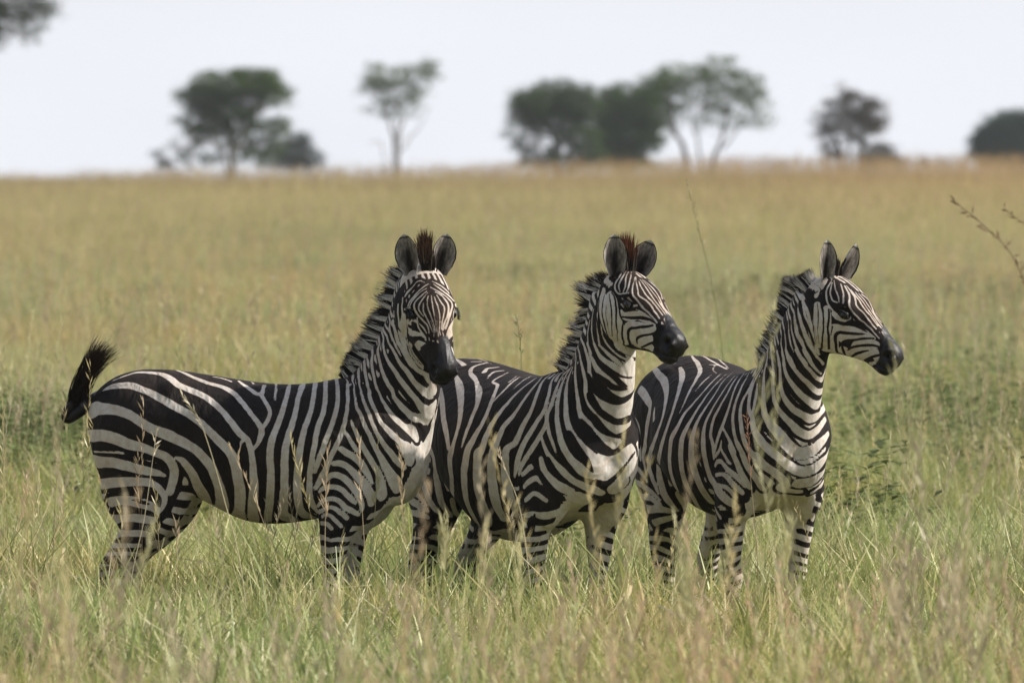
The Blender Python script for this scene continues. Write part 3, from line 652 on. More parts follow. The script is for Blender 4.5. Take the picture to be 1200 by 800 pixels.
# stripe centre lines on the straight body, in millimetres: x y z width (W pale stripe, the last W of C a sunlit face rim painted pale, B dark line over pale coat, M mirrored on the other side)
STRIPES = {}
STRIPES['A'] = '''
W-602 -74 1259 7.5 -580 -79 1267 9.8 -554 -75 1278 13 -531 -70 1285 16 -510 -61 1292 20 -482 -63 1294 23 -454 -70 1294 24 -434 -75 1292 26 -402 -84 1289 28 -377 -98 1283 32 -350 -126 1272 35 -321 -163 1255 37 -303 -171 1244 35 -277 -172 1233 32 -253 -177 1223 32 -228 -185 1214 31 -206 -192 1205 29 -179 -204 1192 28 -159 -215 1179 27 -136 -228 1163 25 -117 -240 1147 24 -95 -253 1128 24 -78 -265 1108 25 -63 -272 1093 26 -45 -282 1071 27 -28 -288 1051 27 -11 -292 1036 27 8 -295 1019 26 18 -298 995 24 24 -298 972 24 27 -297 949 25 30 -294 921 28 30 -288 896 30 30 -282 874 33 31 -271 845 36 28 -261 823 38 24 -247 800 39 18 -225 770 41 13 -204 749 42 7 -173 723 44 1 -123 695 50 -13 -43 675 36
M0 0 42
W-19 -298 991 5.5 -18 -296 1012 11.5 -6 -294 1027 13
M2 0 3
W-443 -6 1305 4.4 -424 -2 1305 5.3 -408 1 1305 6 -391 5 1304 6.8 -371 8 1303 7.7 -354 11 1302 15 -330 -22 1298 16 -311 -41 1293 18 -288 -64 1285 20 -271 -79 1279 21 -248 -93 1271 22 -232 -101 1265 23 -214 -110 1259 23 -193 -119 1252 23 -176 -122 1248 24 -157 -127 1244 24 -141 -130 1240 24 -120 -137 1233 25 -103 -146 1226 26 -85 -157 1217 26 -68 -171 1206 24 -51 -188 1193 22 -39 -201 1181 22 -25 -212 1169 21 -11 -226 1154 20 2 -236 1141 20 15 -247 1126 19 28 -256 1113 19 40 -264 1100 20 52 -271 1084 21 62 -278 1069 23 65 -285 1052 26 60 -291 1032 22 55 -295 1017 18 48 -297 1002 15 35 -298 988 14
M4 7 36
W-75 -44 1259 12 -54 -79 1248 15 -33 -102 1238 18 -14 -122 1227 20 4 -139 1217 21 23 -153 1207 22 40 -148 1209 21 39 -113 1226 15 36 -65 1241 17
M6 0 9
W34 -150 1208 17 48 -170 1194 17 61 -190 1179 16 73 -205 1165 17 84 -220 1149 17 91 -235 1132 16 89 -248 1116 17 84 -260 1099 17 76 -269 1085 17 67 -277 1071 17
M8 0 10
W-184 -40 1276 7.8 -165 -38 1273 9.6 -144 -44 1269 11 -122 -57 1263 11.8 -102 -71 1257 12
M10 0 5
W-24 -30 1254 7.8 -8 -64 1246 9.3
M12 0 2
W77 -21 1246 11.6 92 -104 1225 11.4 97 -148 1204 10.5 101 -180 1183 7.4
M14 1 4
W133 0 1245 13 142 -91 1229 19 146 -141 1206 19 145 -177 1182 20 143 -206 1157 22 140 -227 1135 23 135 -247 1109 24 129 -262 1087 25 122 -274 1065 25 114 -283 1042 27 108 -290 1017 29 104 -295 993 29 102 -296 967 29 101 -294 942 29 103 -290 916 30 104 -286 893 30 102 -278 865 31 100 -269 841 32 96 -257 816 32 92 -241 791 33 86 -218 760 33 78 -193 736 33 68 -156 709 33 56 -98 682 33
M16 1 24
W190 10 1247 15 195 -72 1237 27 197 -125 1215 22 195 -163 1190 20 196 -192 1166 20 195 -216 1141 21 193 -234 1117 22 188 -250 1093 24 184 -262 1072 25 176 -272 1048 26 172 -280 1022 28 166 -285 997 29 164 -287 974 31 162 -287 950 31 160 -284 922 32 160 -279 899 32 158 -271 871 33 156 -263 847 33 154 -251 820 34 149 -238 796 36 145 -218 769 37 139 -195 744 39 133 -162 717 42 140 -121 696 61 154 -72 682 47
M18 1 25
W236 18 1251 15 249 -62 1245 21 255 -120 1221 19 259 -157 1196 20 259 -184 1171 20 258 -206 1146 20 254 -223 1124 21 248 -238 1099 22 240 -250 1075 23 236 -260 1053 24 231 -267 1029 25 227 -272 1004 26 222 -275 977 28 219 -274 956 28 216 -270 927 29 213 -264 903 30 210 -256 877 32 207 -247 850 33 205 -238 824 34 204 -226 801 35 204 -208 774 34 204 -185 749 34 207 -152 725 37 220 -112 706 48 237 -71 695 40
M20 1 25
W281 23 1258 14 292 -55 1253 20 302 -118 1227 18 308 -153 1202 19 311 -178 1178 20 311 -200 1153 20 309 -216 1130 21 302 -229 1106 21 294 -240 1082 22 290 -249 1056 22 285 -256 1031 22 283 -260 1006 22 278 -262 981 22 273 -261 958 22 268 -256 931 22 262 -248 906 22 257 -238 879 22 255 -229 855 23 253 -221 828 24 252 -212 802 25 254 -198 777 26 261 -180 752 28 273 -167 730 31
M22 1 23
W325 30 1266 13 332 -22 1268 17 348 -96 1245 16 356 -133 1221 17 361 -161 1196 17 364 -183 1174 18 363 -204 1147 19 359 -219 1123 20 354 -228 1101 20 347 -236 1076 20 339 -241 1055 21 331 -247 1032 22 322 -251 1008 22 316 -253 985 22 306 -254 962 22 297 -252 938 21 289 -246 916 19 279 -237 891 17
M24 1 18
W398 5 1285 22 394 19 1282 22 369 33 1273 18 399 -62 1268 14 393 -94 1250 14 396 -120 1231 14 399 -141 1214 15 403 -157 1198 15 406 -173 1181 14 406 -190 1161 14 407 -200 1147 15 406 -211 1127 16 403 -219 1111 16 402 -224 1095 17 397 -228 1077 18 393 -231 1060 19 387 -233 1044 19 382 -236 1027 20 374 -238 1010 20 368 -240 996 21 360 -242 979 21 352 -243 965 22 344 -244 949 22 337 -242 933 23 329 -239 914 23 324 -235 900 24 313 -230 884 24 304 -224 867 25 295 -219 851 24 286 -216 836 21 278 -212 820 13
M26 3 31
W401 -229 1058 13 412 -227 1042 14 421 -226 1028 16 429 -224 1013 17 439 -222 997 18 449 -220 983 18 461 -218 969 9.1
M28 0 7
W420 18 1293 7.5 438 -61 1278 13 437 -91 1254 9.9 426 -122 1228 9.6 431 -149 1204 9.8 438 -172 1179 10.7 446 -190 1154 14 461 -199 1132 15 471 -206 1108 16 482 -210 1083 17 493 -211 1061 17 506 -212 1038 18 514 -212 1017 19 526 -210 993 20 527 -209 989 18 522 -211 999 17 535 -207 975 21 546 -202 955 25 556 -194 934 30 567 -184 909 36 580 -172 884 41 590 -164 864 48 600 -156 841 49 603 -145 814 32
M30 1 24
W427 -217 1102 9.1 436 -219 1076 13 448 -219 1053 16 458 -219 1031 18 469 -218 1009 20 482 -216 984 22 494 -214 962 23 507 -209 941 23 520 -203 917 23 532 -194 894 25 540 -186 872 31 543 -180 844 41 546 -176 821 47 547 -171 794 51
M32 0 14
W450 -1 1315 15 451 -16 1314 15 454 -30 1310 15 465 -60 1292 16 469 -77 1275 13 473 -92 1258 11.2 473 -107 1240 11 465 -120 1228 10.5 458 -137 1213 11.3 464 -155 1196 12 471 -169 1180 13 481 -181 1161 14 489 -188 1145 15 498 -193 1129 16 504 -197 1114 16 511 -201 1096 16 518 -203 1080 16 526 -205 1063 16 534 -206 1047 17 543 -205 1032 18 554 -204 1016 19 563 -203 1002 21 573 -200 987 22 585 -194 974 24 595 -188 959 25 603 -181 945 25 614 -172 931 26 626 -164 918 24 639 -156 906 20
M34 1 29
W478 0 1339 15 480 -13 1339 15 483 -26 1336 15 488 -39 1330 15 494 -51 1323 15 499 -62 1314 15 507 -82 1288 18 512 -97 1263 16 513 -109 1243 14 512 -125 1222 15 494 -142 1206 16 500 -163 1183 16 513 -175 1159 16 525 -182 1136 15 536 -188 1113 16 549 -191 1092 17 566 -191 1073 20 583 -189 1056 24 600 -186 1038 27 620 -180 1018 26 636 -171 1000 38 650 -159 982 59 657 -152 959 56 661 -147 933 40
M36 1 24
W517 3 1374 15 519 -6 1375 15 522 -19 1374 15 527 -32 1370 15 533 -44 1364 15 540 -55 1356 15 545 -64 1346 15 544 -74 1328 17 546 -84 1310 16 549 -92 1294 15 553 -101 1274 14 557 -108 1257 14 557 -113 1243 14 553 -120 1229 13 554 -126 1215 13 556 -133 1201 14 549 -140 1194 14 549 -147 1182 16 557 -151 1168 16 564 -154 1155 18 574 -156 1141 20 585 -157 1127 22 598 -157 1111 24 610 -154 1100 26 622 -150 1088 25 636 -144 1074 25 650 -137 1063 31 664 -126 1052 39 675 -119 1040 40 683 -113 1025 32
M38 1 30
W561 1 1417 15 562 -7 1417 15 564 -18 1415 15 569 -30 1411 15 575 -42 1405 15 582 -53 1397 15 589 -62 1387 15 592 -70 1375 15 581 -75 1355 17 587 -88 1328 15 594 -98 1304 14 599 -106 1279 14 606 -112 1253 16 614 -117 1228 18 620 -119 1206 20 629 -120 1185 23 624 -123 1167 21 634 -123 1147 22 647 -121 1125 24 663 -115 1103 24 676 -108 1086 25 695 -92 1070 27 713 -72 1058 29 719 -55 1035 20
M40 1 24
W580 -6 1435 9.9 584 -16 1435 9.9 589 -28 1433 9.9 596 -40 1428 9.9 604 -51 1421 9.9 612 -60 1413 9.9 620 -68 1403 9.9 626 -75 1391 9.9 623 -83 1366 13 625 -91 1343 14 632 -99 1318 14 642 -105 1292 15 655 -108 1268 17 666 -109 1245 19 675 -108 1220 20 685 -105 1199 21 696 -101 1175 22 705 -95 1153 22 716 -86 1130 22 721 -77 1108 27 728 -64 1086 35 737 -44 1068 48
M42 0 21
W591 -1 1446 9.8 592 -8 1446 9.8 595 -19 1446 9.8 600 -31 1442 9.8 607 -42 1436 9.8 615 -52 1429 9.8 624 -61 1422 9.8 634 -69 1413 9.8 643 -76 1404 9.8 652 -82 1393 9.8 661 -91 1364 10.4 675 -96 1340 12 685 -100 1315 14 692 -101 1289 15 700 -101 1267 17 713 -98 1244 20 721 -94 1221 21 728 -89 1197 21 738 -81 1176 24 748 -69 1156 30 759 -51 1138 39 775 -31 1147 50
M44 1 20
W760 -40 1121 22 762 -5 1100 21 750 -20 1077 46 737 -34 1058 44 724 -48 1040 28
M46 3 5
B741 -65 1122 22 750 -49 1109 18 762 -25 1108 16 770 -8 1120 16 778 6 1138 12
B712 -64 1026 20 719 -48 1025 13
W604 -1 1460 9 605 -8 1460 9 607 -18 1459 9 613 -29 1457 9 620 -41 1452 9 629 -51 1446 9 638 -60 1438 9 648 -68 1430 9 659 -75 1422 9 668 -80 1412 9 678 -85 1401 8.8 686 -90 1379 9.2 693 -94 1359 9.8 699 -96 1338 10.7 706 -97 1318 9.3 711 -97 1299 4.1
M50 1 16
W708 -89 1395 15 709 -91 1377 16 712 -93 1358 16 719 -94 1340 17 726 -94 1323 18 730 -93 1307 19 734 -92 1290 21 739 -90 1274 22 743 -88 1258 21 752 -83 1245 20 759 -78 1231 18 769 -69 1219 18 777 -60 1208 19 781 -50 1194 29 781 -43 1178 22
M52 0 15
W631 -2 1491 9.9 633 -8 1492 9.9 636 -18 1492 9.9 641 -29 1488 9.9 648 -41 1483 9.9 656 -51 1476 9.9 665 -60 1467 9.9 673 -67 1457 9.9 679 -73 1445 9.9 673 -77 1428 11.7 675 -82 1410 12 681 -88 1391 12 687 -92 1371 12
M54 1 13
W860 -114 1463 9.9 849 -109 1439 12 703 -80 1441 15 705 -84 1422 16 709 -88 1403 16 712 -91 1384 16 714 -93 1364 16
M56 0 7
W894 -115 1505 8.7 899 -116 1486 10.9 903 -116 1470 12 909 -113 1451 11.9 911 -109 1432 13 906 -103 1412 16
M58 0 6
W735 -89 1393 21 734 -90 1375 18 736 -91 1358 18 740 -91 1338 18 742 -90 1321 18 744 -90 1304 18 747 -88 1287 18 750 -86 1271 18 760 -80 1257 14 771 -73 1246 10.6 779 -64 1232 8.8
M60 0 11
W912 -107 1540 6.2 921 -110 1524 7.9 924 -112 1509 9.5 933 -111 1491 10.3 938 -110 1475 13 937 -108 1456 19 931 -106 1435 23 919 -100 1413 22
M62 0 8
W946 -107 1475 22 944 -104 1446 32 936 -97 1417 38 914 -80 1382 37
M64 0 4
W923 -105 1426 31 919 -96 1404 35
M66 0 2
W747 -89 1380 37 745 -89 1364 25 744 -90 1347 20 745 -90 1329 16 747 -89 1312 13 748 -88 1295 9.5
M68 0 6
W973 -94 1455 29 976 -89 1433 29 984 -84 1414 28 1019 -78 1419 16 1045 -68 1427 15
M70 0 5
W767 -85 1342 29 764 -84 1324 20 764 -83 1304 20 768 -80 1286 19 773 -76 1270 19 777 -71 1254 18 781 -65 1239 13
M72 0 7
W1018 -68 1371 50 1084 -62 1395 18
M74 0 2
B972 -91 1438 16 1020 -79 1440 18
M76 0 2
B1073 -63 1415 11.1 1043 -70 1410 18 1017 -76 1395 20 973 -64 1363 24
M78 0 4
B773 -81 1314 10.7 775 -78 1296 10.6 780 -73 1279 10.5 784 -68 1262 9.9 786 -63 1247 5.1
M80 0 5
B1058 -63 1368 17 1088 -61 1392 17
M82 0 2
B960 -88 1416 6.2 951 -81 1392 6.7
M84 0 2
B765 -85 1351 7.3 760 -86 1333 5.1 762 -84 1313 5.4 763 -83 1295 5.3 768 -79 1278 4.7 773 -75 1262 4.4 779 -68 1246 4.4
M86 0 7
B758 -87 1365 5 753 -88 1347 4 751 -88 1329 4.2 751 -88 1311 4 752 -87 1292 3.9 755 -84 1275 3.8 761 -80 1258 3.8 766 -76 1243 3.7
M88 0 8
B750 -88 1375 3.3 744 -90 1360 2.4 742 -90 1343 2.6 742 -90 1325 2.9 743 -90 1308 3.2
M90 0 5
W993 -41 1595 3.1 995 -55 1585 4.7 996 -69 1572 5.9 995 -81 1560 6.5 999 -92 1546 6.9 1007 -94 1530 7.6 1013 -89 1516 9.9 1025 -81 1503 8.7 1039 -72 1494 7.6 1052 -65 1486 7.1 1069 -56 1475 6.5 1080 -53 1463 6 1089 -52 1448 5.1
W999 -39 1591 3 1005 -53 1577 4.4 1009 -64 1564 5.4 1013 -75 1548 6 1020 -80 1531 5.5 1030 -75 1517 4.5 1044 -66 1506 3.4
W1020 -61 1553 3.7 1028 -64 1539 5.1 1037 -64 1523 5.6 1048 -59 1510 5.5 1061 -54 1497 5.4 1072 -50 1485 5.2 1084 -46 1471 4.7 1097 -42 1457 4.1
W1010 -39 1580 4 1021 -46 1565 4.5 1033 -48 1548 4.9 1045 -46 1532 5.1 1057 -42 1518 4.9 1069 -38 1502 4.6 1081 -35 1489 4.2 1093 -32 1473 3.7 1105 -33 1456 3.3
W1012 -26 1582 4.1 1027 -28 1566 4.6 1039 -28 1551 4.8 1049 -28 1537 4.3 1061 -27 1521 3.6 1072 -27 1505 3.4 1082 -26 1492 3.3 1095 -26 1475 3.3 1106 -26 1460 3.3
W1018 -14 1578 4.4 1030 -12 1565 5.5 1042 -7 1551 6 1052 -5 1538 5.4 1064 -4 1523 5 1075 -5 1508 4.7 1085 -8 1494 4.4 1096 -12 1479 4.2 1107 -15 1465 4 1118 -14 1450 3.7
W1013 -2 1584 3.9 1025 5 1572 4.9 1036 13 1558 6 1044 22 1546 7.5 1055 21 1531 7.1 1068 14 1516 6.5 1080 6 1500 6.1 1092 0 1485 5.4 1104 -6 1470 4.4
W1002 -5 1595 3.5 1009 10 1588 4.4 1016 24 1579 5.9 1024 35 1566 7.9 1030 43 1554 9.8 1041 45 1538 10.6 1055 40 1523 10.5 1068 31 1509 9.8 1081 19 1497 8.1 1094 8 1483 7.8 1106 0 1467 7.6
W1000 3 1596 2.7 1007 18 1589 3.9 1010 36 1581 5.5 1014 53 1568 7.8 1015 67 1553 9.4 1025 69 1538 11 1041 58 1524 12 1059 46 1511 11.5 1073 35 1498 9.8 1089 24 1484 9.5 1102 13 1471 9.6
W1084 -2 1496 3.2 1097 -3 1479 3.1 1110 -3 1462 3.5 1125 -1 1444 4.1
W1081 -20 1496 2.6 1094 -21 1479 2.8 1108 -21 1460 3 1121 -23 1444 3.3
W1072 -43 1494 2.6 1087 -38 1477 2.9 1099 -37 1460 2.9 1112 -39 1441 3
W1006 92 1538 15 972 101 1513 7.3
W981 95 1474 27 1055 65 1476 20 1091 40 1468 18 1112 24 1455 15 1128 16 1438 15
W983 93 1467 15 1073 54 1471 16 1083 54 1453 18 1091 55 1436 18 1115 43 1430 25
B1136 28 1419 5.1 1092 55 1434 8.8
B1124 35 1428 19 1091 56 1432 12
B1144 26 1411 11 1104 57 1402 9.5
W1073 54 1472 11 1083 54 1453 10.8 1104 42 1447 25 1127 18 1438 14
W1145 20 1414 8.3 1153 28 1398 25 1157 38 1381 16
W969 -25 1619 2.9 972 -44 1610 4.4 974 -58 1600 5.3 975 -72 1586 5.9 974 -83 1572 6.6 972 -92 1557 8.1 967 -100 1540 8.9 964 -103 1521 7.5
M112 5 8
W983 -39 1604 2.8 983 -55 1596 3.9 983 -68 1585 4.9 982 -80 1571 5.6 980 -90 1556 6.8 980 -99 1540 8 977 -101 1521 8.7
W958 -40 1622 2.6 943 -52 1624 3.8 938 -66 1616 4.8 940 -78 1601 5.3 937 -88 1586 7.3 928 -96 1569 11.7 923 -102 1551 7.5
M115 5 7
W962 -5 1627 3.4 970 13 1620 5.8 977 30 1611 7 984 46 1600 7.6 988 63 1585 8.7
W973 -4 1619 3.2 983 9 1610 5.1 991 22 1603 6.2 998 36 1593 7.1 1000 53 1581 8.1 999 71 1567 8 996 86 1553 8.5 968 102 1526 9.3
W984 -20 1609 3.1 995 -1 1601 3.9 1004 19 1592 4.6 1010 39 1579 5.7
W945 -108 1502 7.5 983 -100 1522 4.9
M120 0 2
W974 -95 1460 11 1002 -89 1475 12 1025 -81 1474 13
M122 0 2
W1023 -82 1490 6.8 1026 -80 1471 7.7 1031 -76 1454 8.8 1043 -70 1441 9.3 1060 -64 1431 9.1 1081 -61 1424 7.9
M124 2 5
W1036 -75 1470 5.6 1056 -65 1459 6.7 1078 -58 1444 6
W971 -84 1407 23 1009 -81 1422 16 1035 -72 1425 14 1060 -65 1424 13 1085 -61 1417 8.6
M127 0 4
W388 -234 986 23 410 -228 969 27 434 -221 955 27 456 -216 938 29 474 -212 916 30 488 -207 892 27 501 -201 868 20 511 -196 843 11
M129 0 8
W357 -236 925 20 380 -231 926 26 403 -223 918 25 421 -218 904 26 439 -214 885 30 455 -211 867 33 472 -208 849 37 487 -205 828 40 498 -202 806 42 508 -196 783 42 508 -193 760 28
M131 0 11
W321 -218 850 16 340 -225 874 23 366 -223 878 25 390 -219 869 26 413 -216 851 28 430 -216 830 27 446 -214 809 26 461 -211 786 25 471 -206 760 23 472 -201 733 18
M133 0 10
W291 -207 806 9.1 312 -211 824 20 338 -214 829 20 367 -217 826 21 391 -218 815 23 409 -218 797 23 430 -216 778 23 447 -211 760 11.9
M135 0 8
W285 -187 748 14 306 -202 770 16 335 -211 779 18 364 -217 777 19 389 -219 762 21 409 -216 742 23 434 -209 729 23 458 -199 714 17
M137 0 8
W289 -181 722 18 308 -198 732 17 328 -209 741 16 348 -215 744 16 368 -217 736 18 382 -217 725 20 397 -214 715 21 412 -209 701 21
M139 0 8
W306 -194 705 14 326 -207 714 13 346 -213 708 16 362 -214 694 18 377 -212 680 17 391 -207 666 16
M141 0 6
W302 -186 678 17 330 -205 675 18 351 -208 657 17
M143 0 3
W-636 -105 1220 9.9 -611 -115 1231 28 -583 -128 1238 36 -557 -141 1241 39 -525 -153 1242 42 -498 -165 1239 39 -473 -178 1231 34 -444 -188 1222 32 -419 -196 1212 32 -393 -207 1200 31 -372 -216 1190 32 -347 -224 1178 34 -319 -233 1163 34 -299 -238 1153 33 -277 -243 1142 31 -248 -249 1127 30 -228 -255 1114 29 -207 -261 1100 30 -186 -269 1084 30 -165 -277 1065 32 -145 -284 1048 33 -127 -289 1031 34 -108 -292 1013 36 -89 -295 996 38 -72 -295 979 39 -57 -294 956 41 -48 -291 931 42 -42 -287 907 42 -39 -280 882 44 -36 -271 857 45 -33 -259 830 46 -33 -245 805 47 -37 -225 779 47 -42 -202 756 46 -52 -159 725 48 -66 -94 699 68
M145 0 36
W-705 -63 1130 49 -671 -136 1139 75 -639 -172 1144 56 -607 -198 1145 49 -579 -213 1143 44 -554 -224 1140 41 -528 -233 1133 40 -503 -239 1124 38 -479 -246 1112 37 -457 -252 1098 36 -436 -257 1085 37 -413 -261 1072 38 -388 -263 1060 40 -366 -263 1052 42 -343 -261 1044 44 -321 -258 1035 44 -298 -256 1023 42 -272 -257 1012 40 -253 -260 1002 38 -227 -268 988 37 -206 -274 974 38 -187 -278 956 39 -171 -278 938 40 -157 -277 921 42 -144 -272 899 43 -135 -264 876 44 -129 -254 854 45 -122 -240 829 48 -119 -219 802 54 -120 -196 779 60 -124 -157 752 63 -141 -67 724 65 -133 -64 719 36
M147 0 33
W-704 -65 1030 48 -666 -177 1033 51 -634 -210 1036 48 -604 -227 1034 48 -578 -237 1029 47 -551 -245 1021 47 -525 -250 1011 46 -503 -253 1002 44 -478 -256 996 41 -452 -257 991 38 -428 -257 984 35 -403 -255 974 33 -382 -253 966 34 -357 -251 957 36 -337 -248 944 39 -322 -243 926 41 -313 -233 902 40 -313 -222 878 37 -320 -216 851 36 -326 -216 828 35 -333 -217 805 34
M149 0 21
W-301 -253 946 10.9 -276 -255 936 27 -260 -253 919 35 -244 -248 897 40 -231 -238 874 45 -223 -221 849 46 -215 -200 826 54 -206 -172 802 59 -202 -132 776 58 -203 -75 757 56 -188 -72 748 53
M151 0 11
W-663 -161 934 41 -652 -177 927 54 -618 -208 925 46 -589 -221 925 43 -561 -230 923 42 -533 -237 916 42 -506 -243 911 41 -480 -245 904 39 -454 -245 897 38 -429 -243 892 35 -401 -239 886 31 -377 -234 881 24 -352 -227 871 11.7
M153 0 13
W-634 -170 833 44 -603 -201 837 43 -575 -216 841 42 -547 -225 843 40 -521 -232 845 39 -494 -236 846 37 -467 -238 846 36 -441 -238 846 34 -418 -237 843 33 -395 -233 834 27 -377 -230 819 28 -362 -226 799 27 -353 -222 777 24 -356 -221 751 20 -367 -222 728 14
M155 0 15
W-584 -198 759 42 -554 -213 766 39 -525 -223 768 38 -497 -228 766 40 -471 -231 762 42 -443 -232 756 41 -420 -231 749 38 -395 -228 738 34 -379 -224 717 18
M157 0 9
B-490 -229 770 4.2 -471 -231 768 13 -452 -232 764 18 -433 -232 758 14 -415 -232 754 8.3
M159 0 5
W-579 -154 688 52 -543 -196 693 34 -512 -211 694 31 -483 -220 696 33 -455 -225 694 35 -427 -226 690 34 -400 -223 685 32
M161 0 7
W-563 -156 618 32 -555 -171 628 39 -524 -200 631 25 -496 -210 632 25 -472 -215 632 27 -444 -216 632 28 -421 -212 628 24
M163 0 7
W-583 -159 574 19 -570 -174 580 24 -549 -191 580 19 -529 -199 582 18 -508 -203 581 18 -491 -205 581 18 -473 -204 581 18 -455 -200 581 18
M165 0 8
W-604 -157 542 22 -579 -182 545 15 -556 -191 547 15 -534 -196 547 15 -515 -197 549 16 -496 -193 547 17 -477 -186 546 19 -460 -170 543 23
M167 0 8
'''
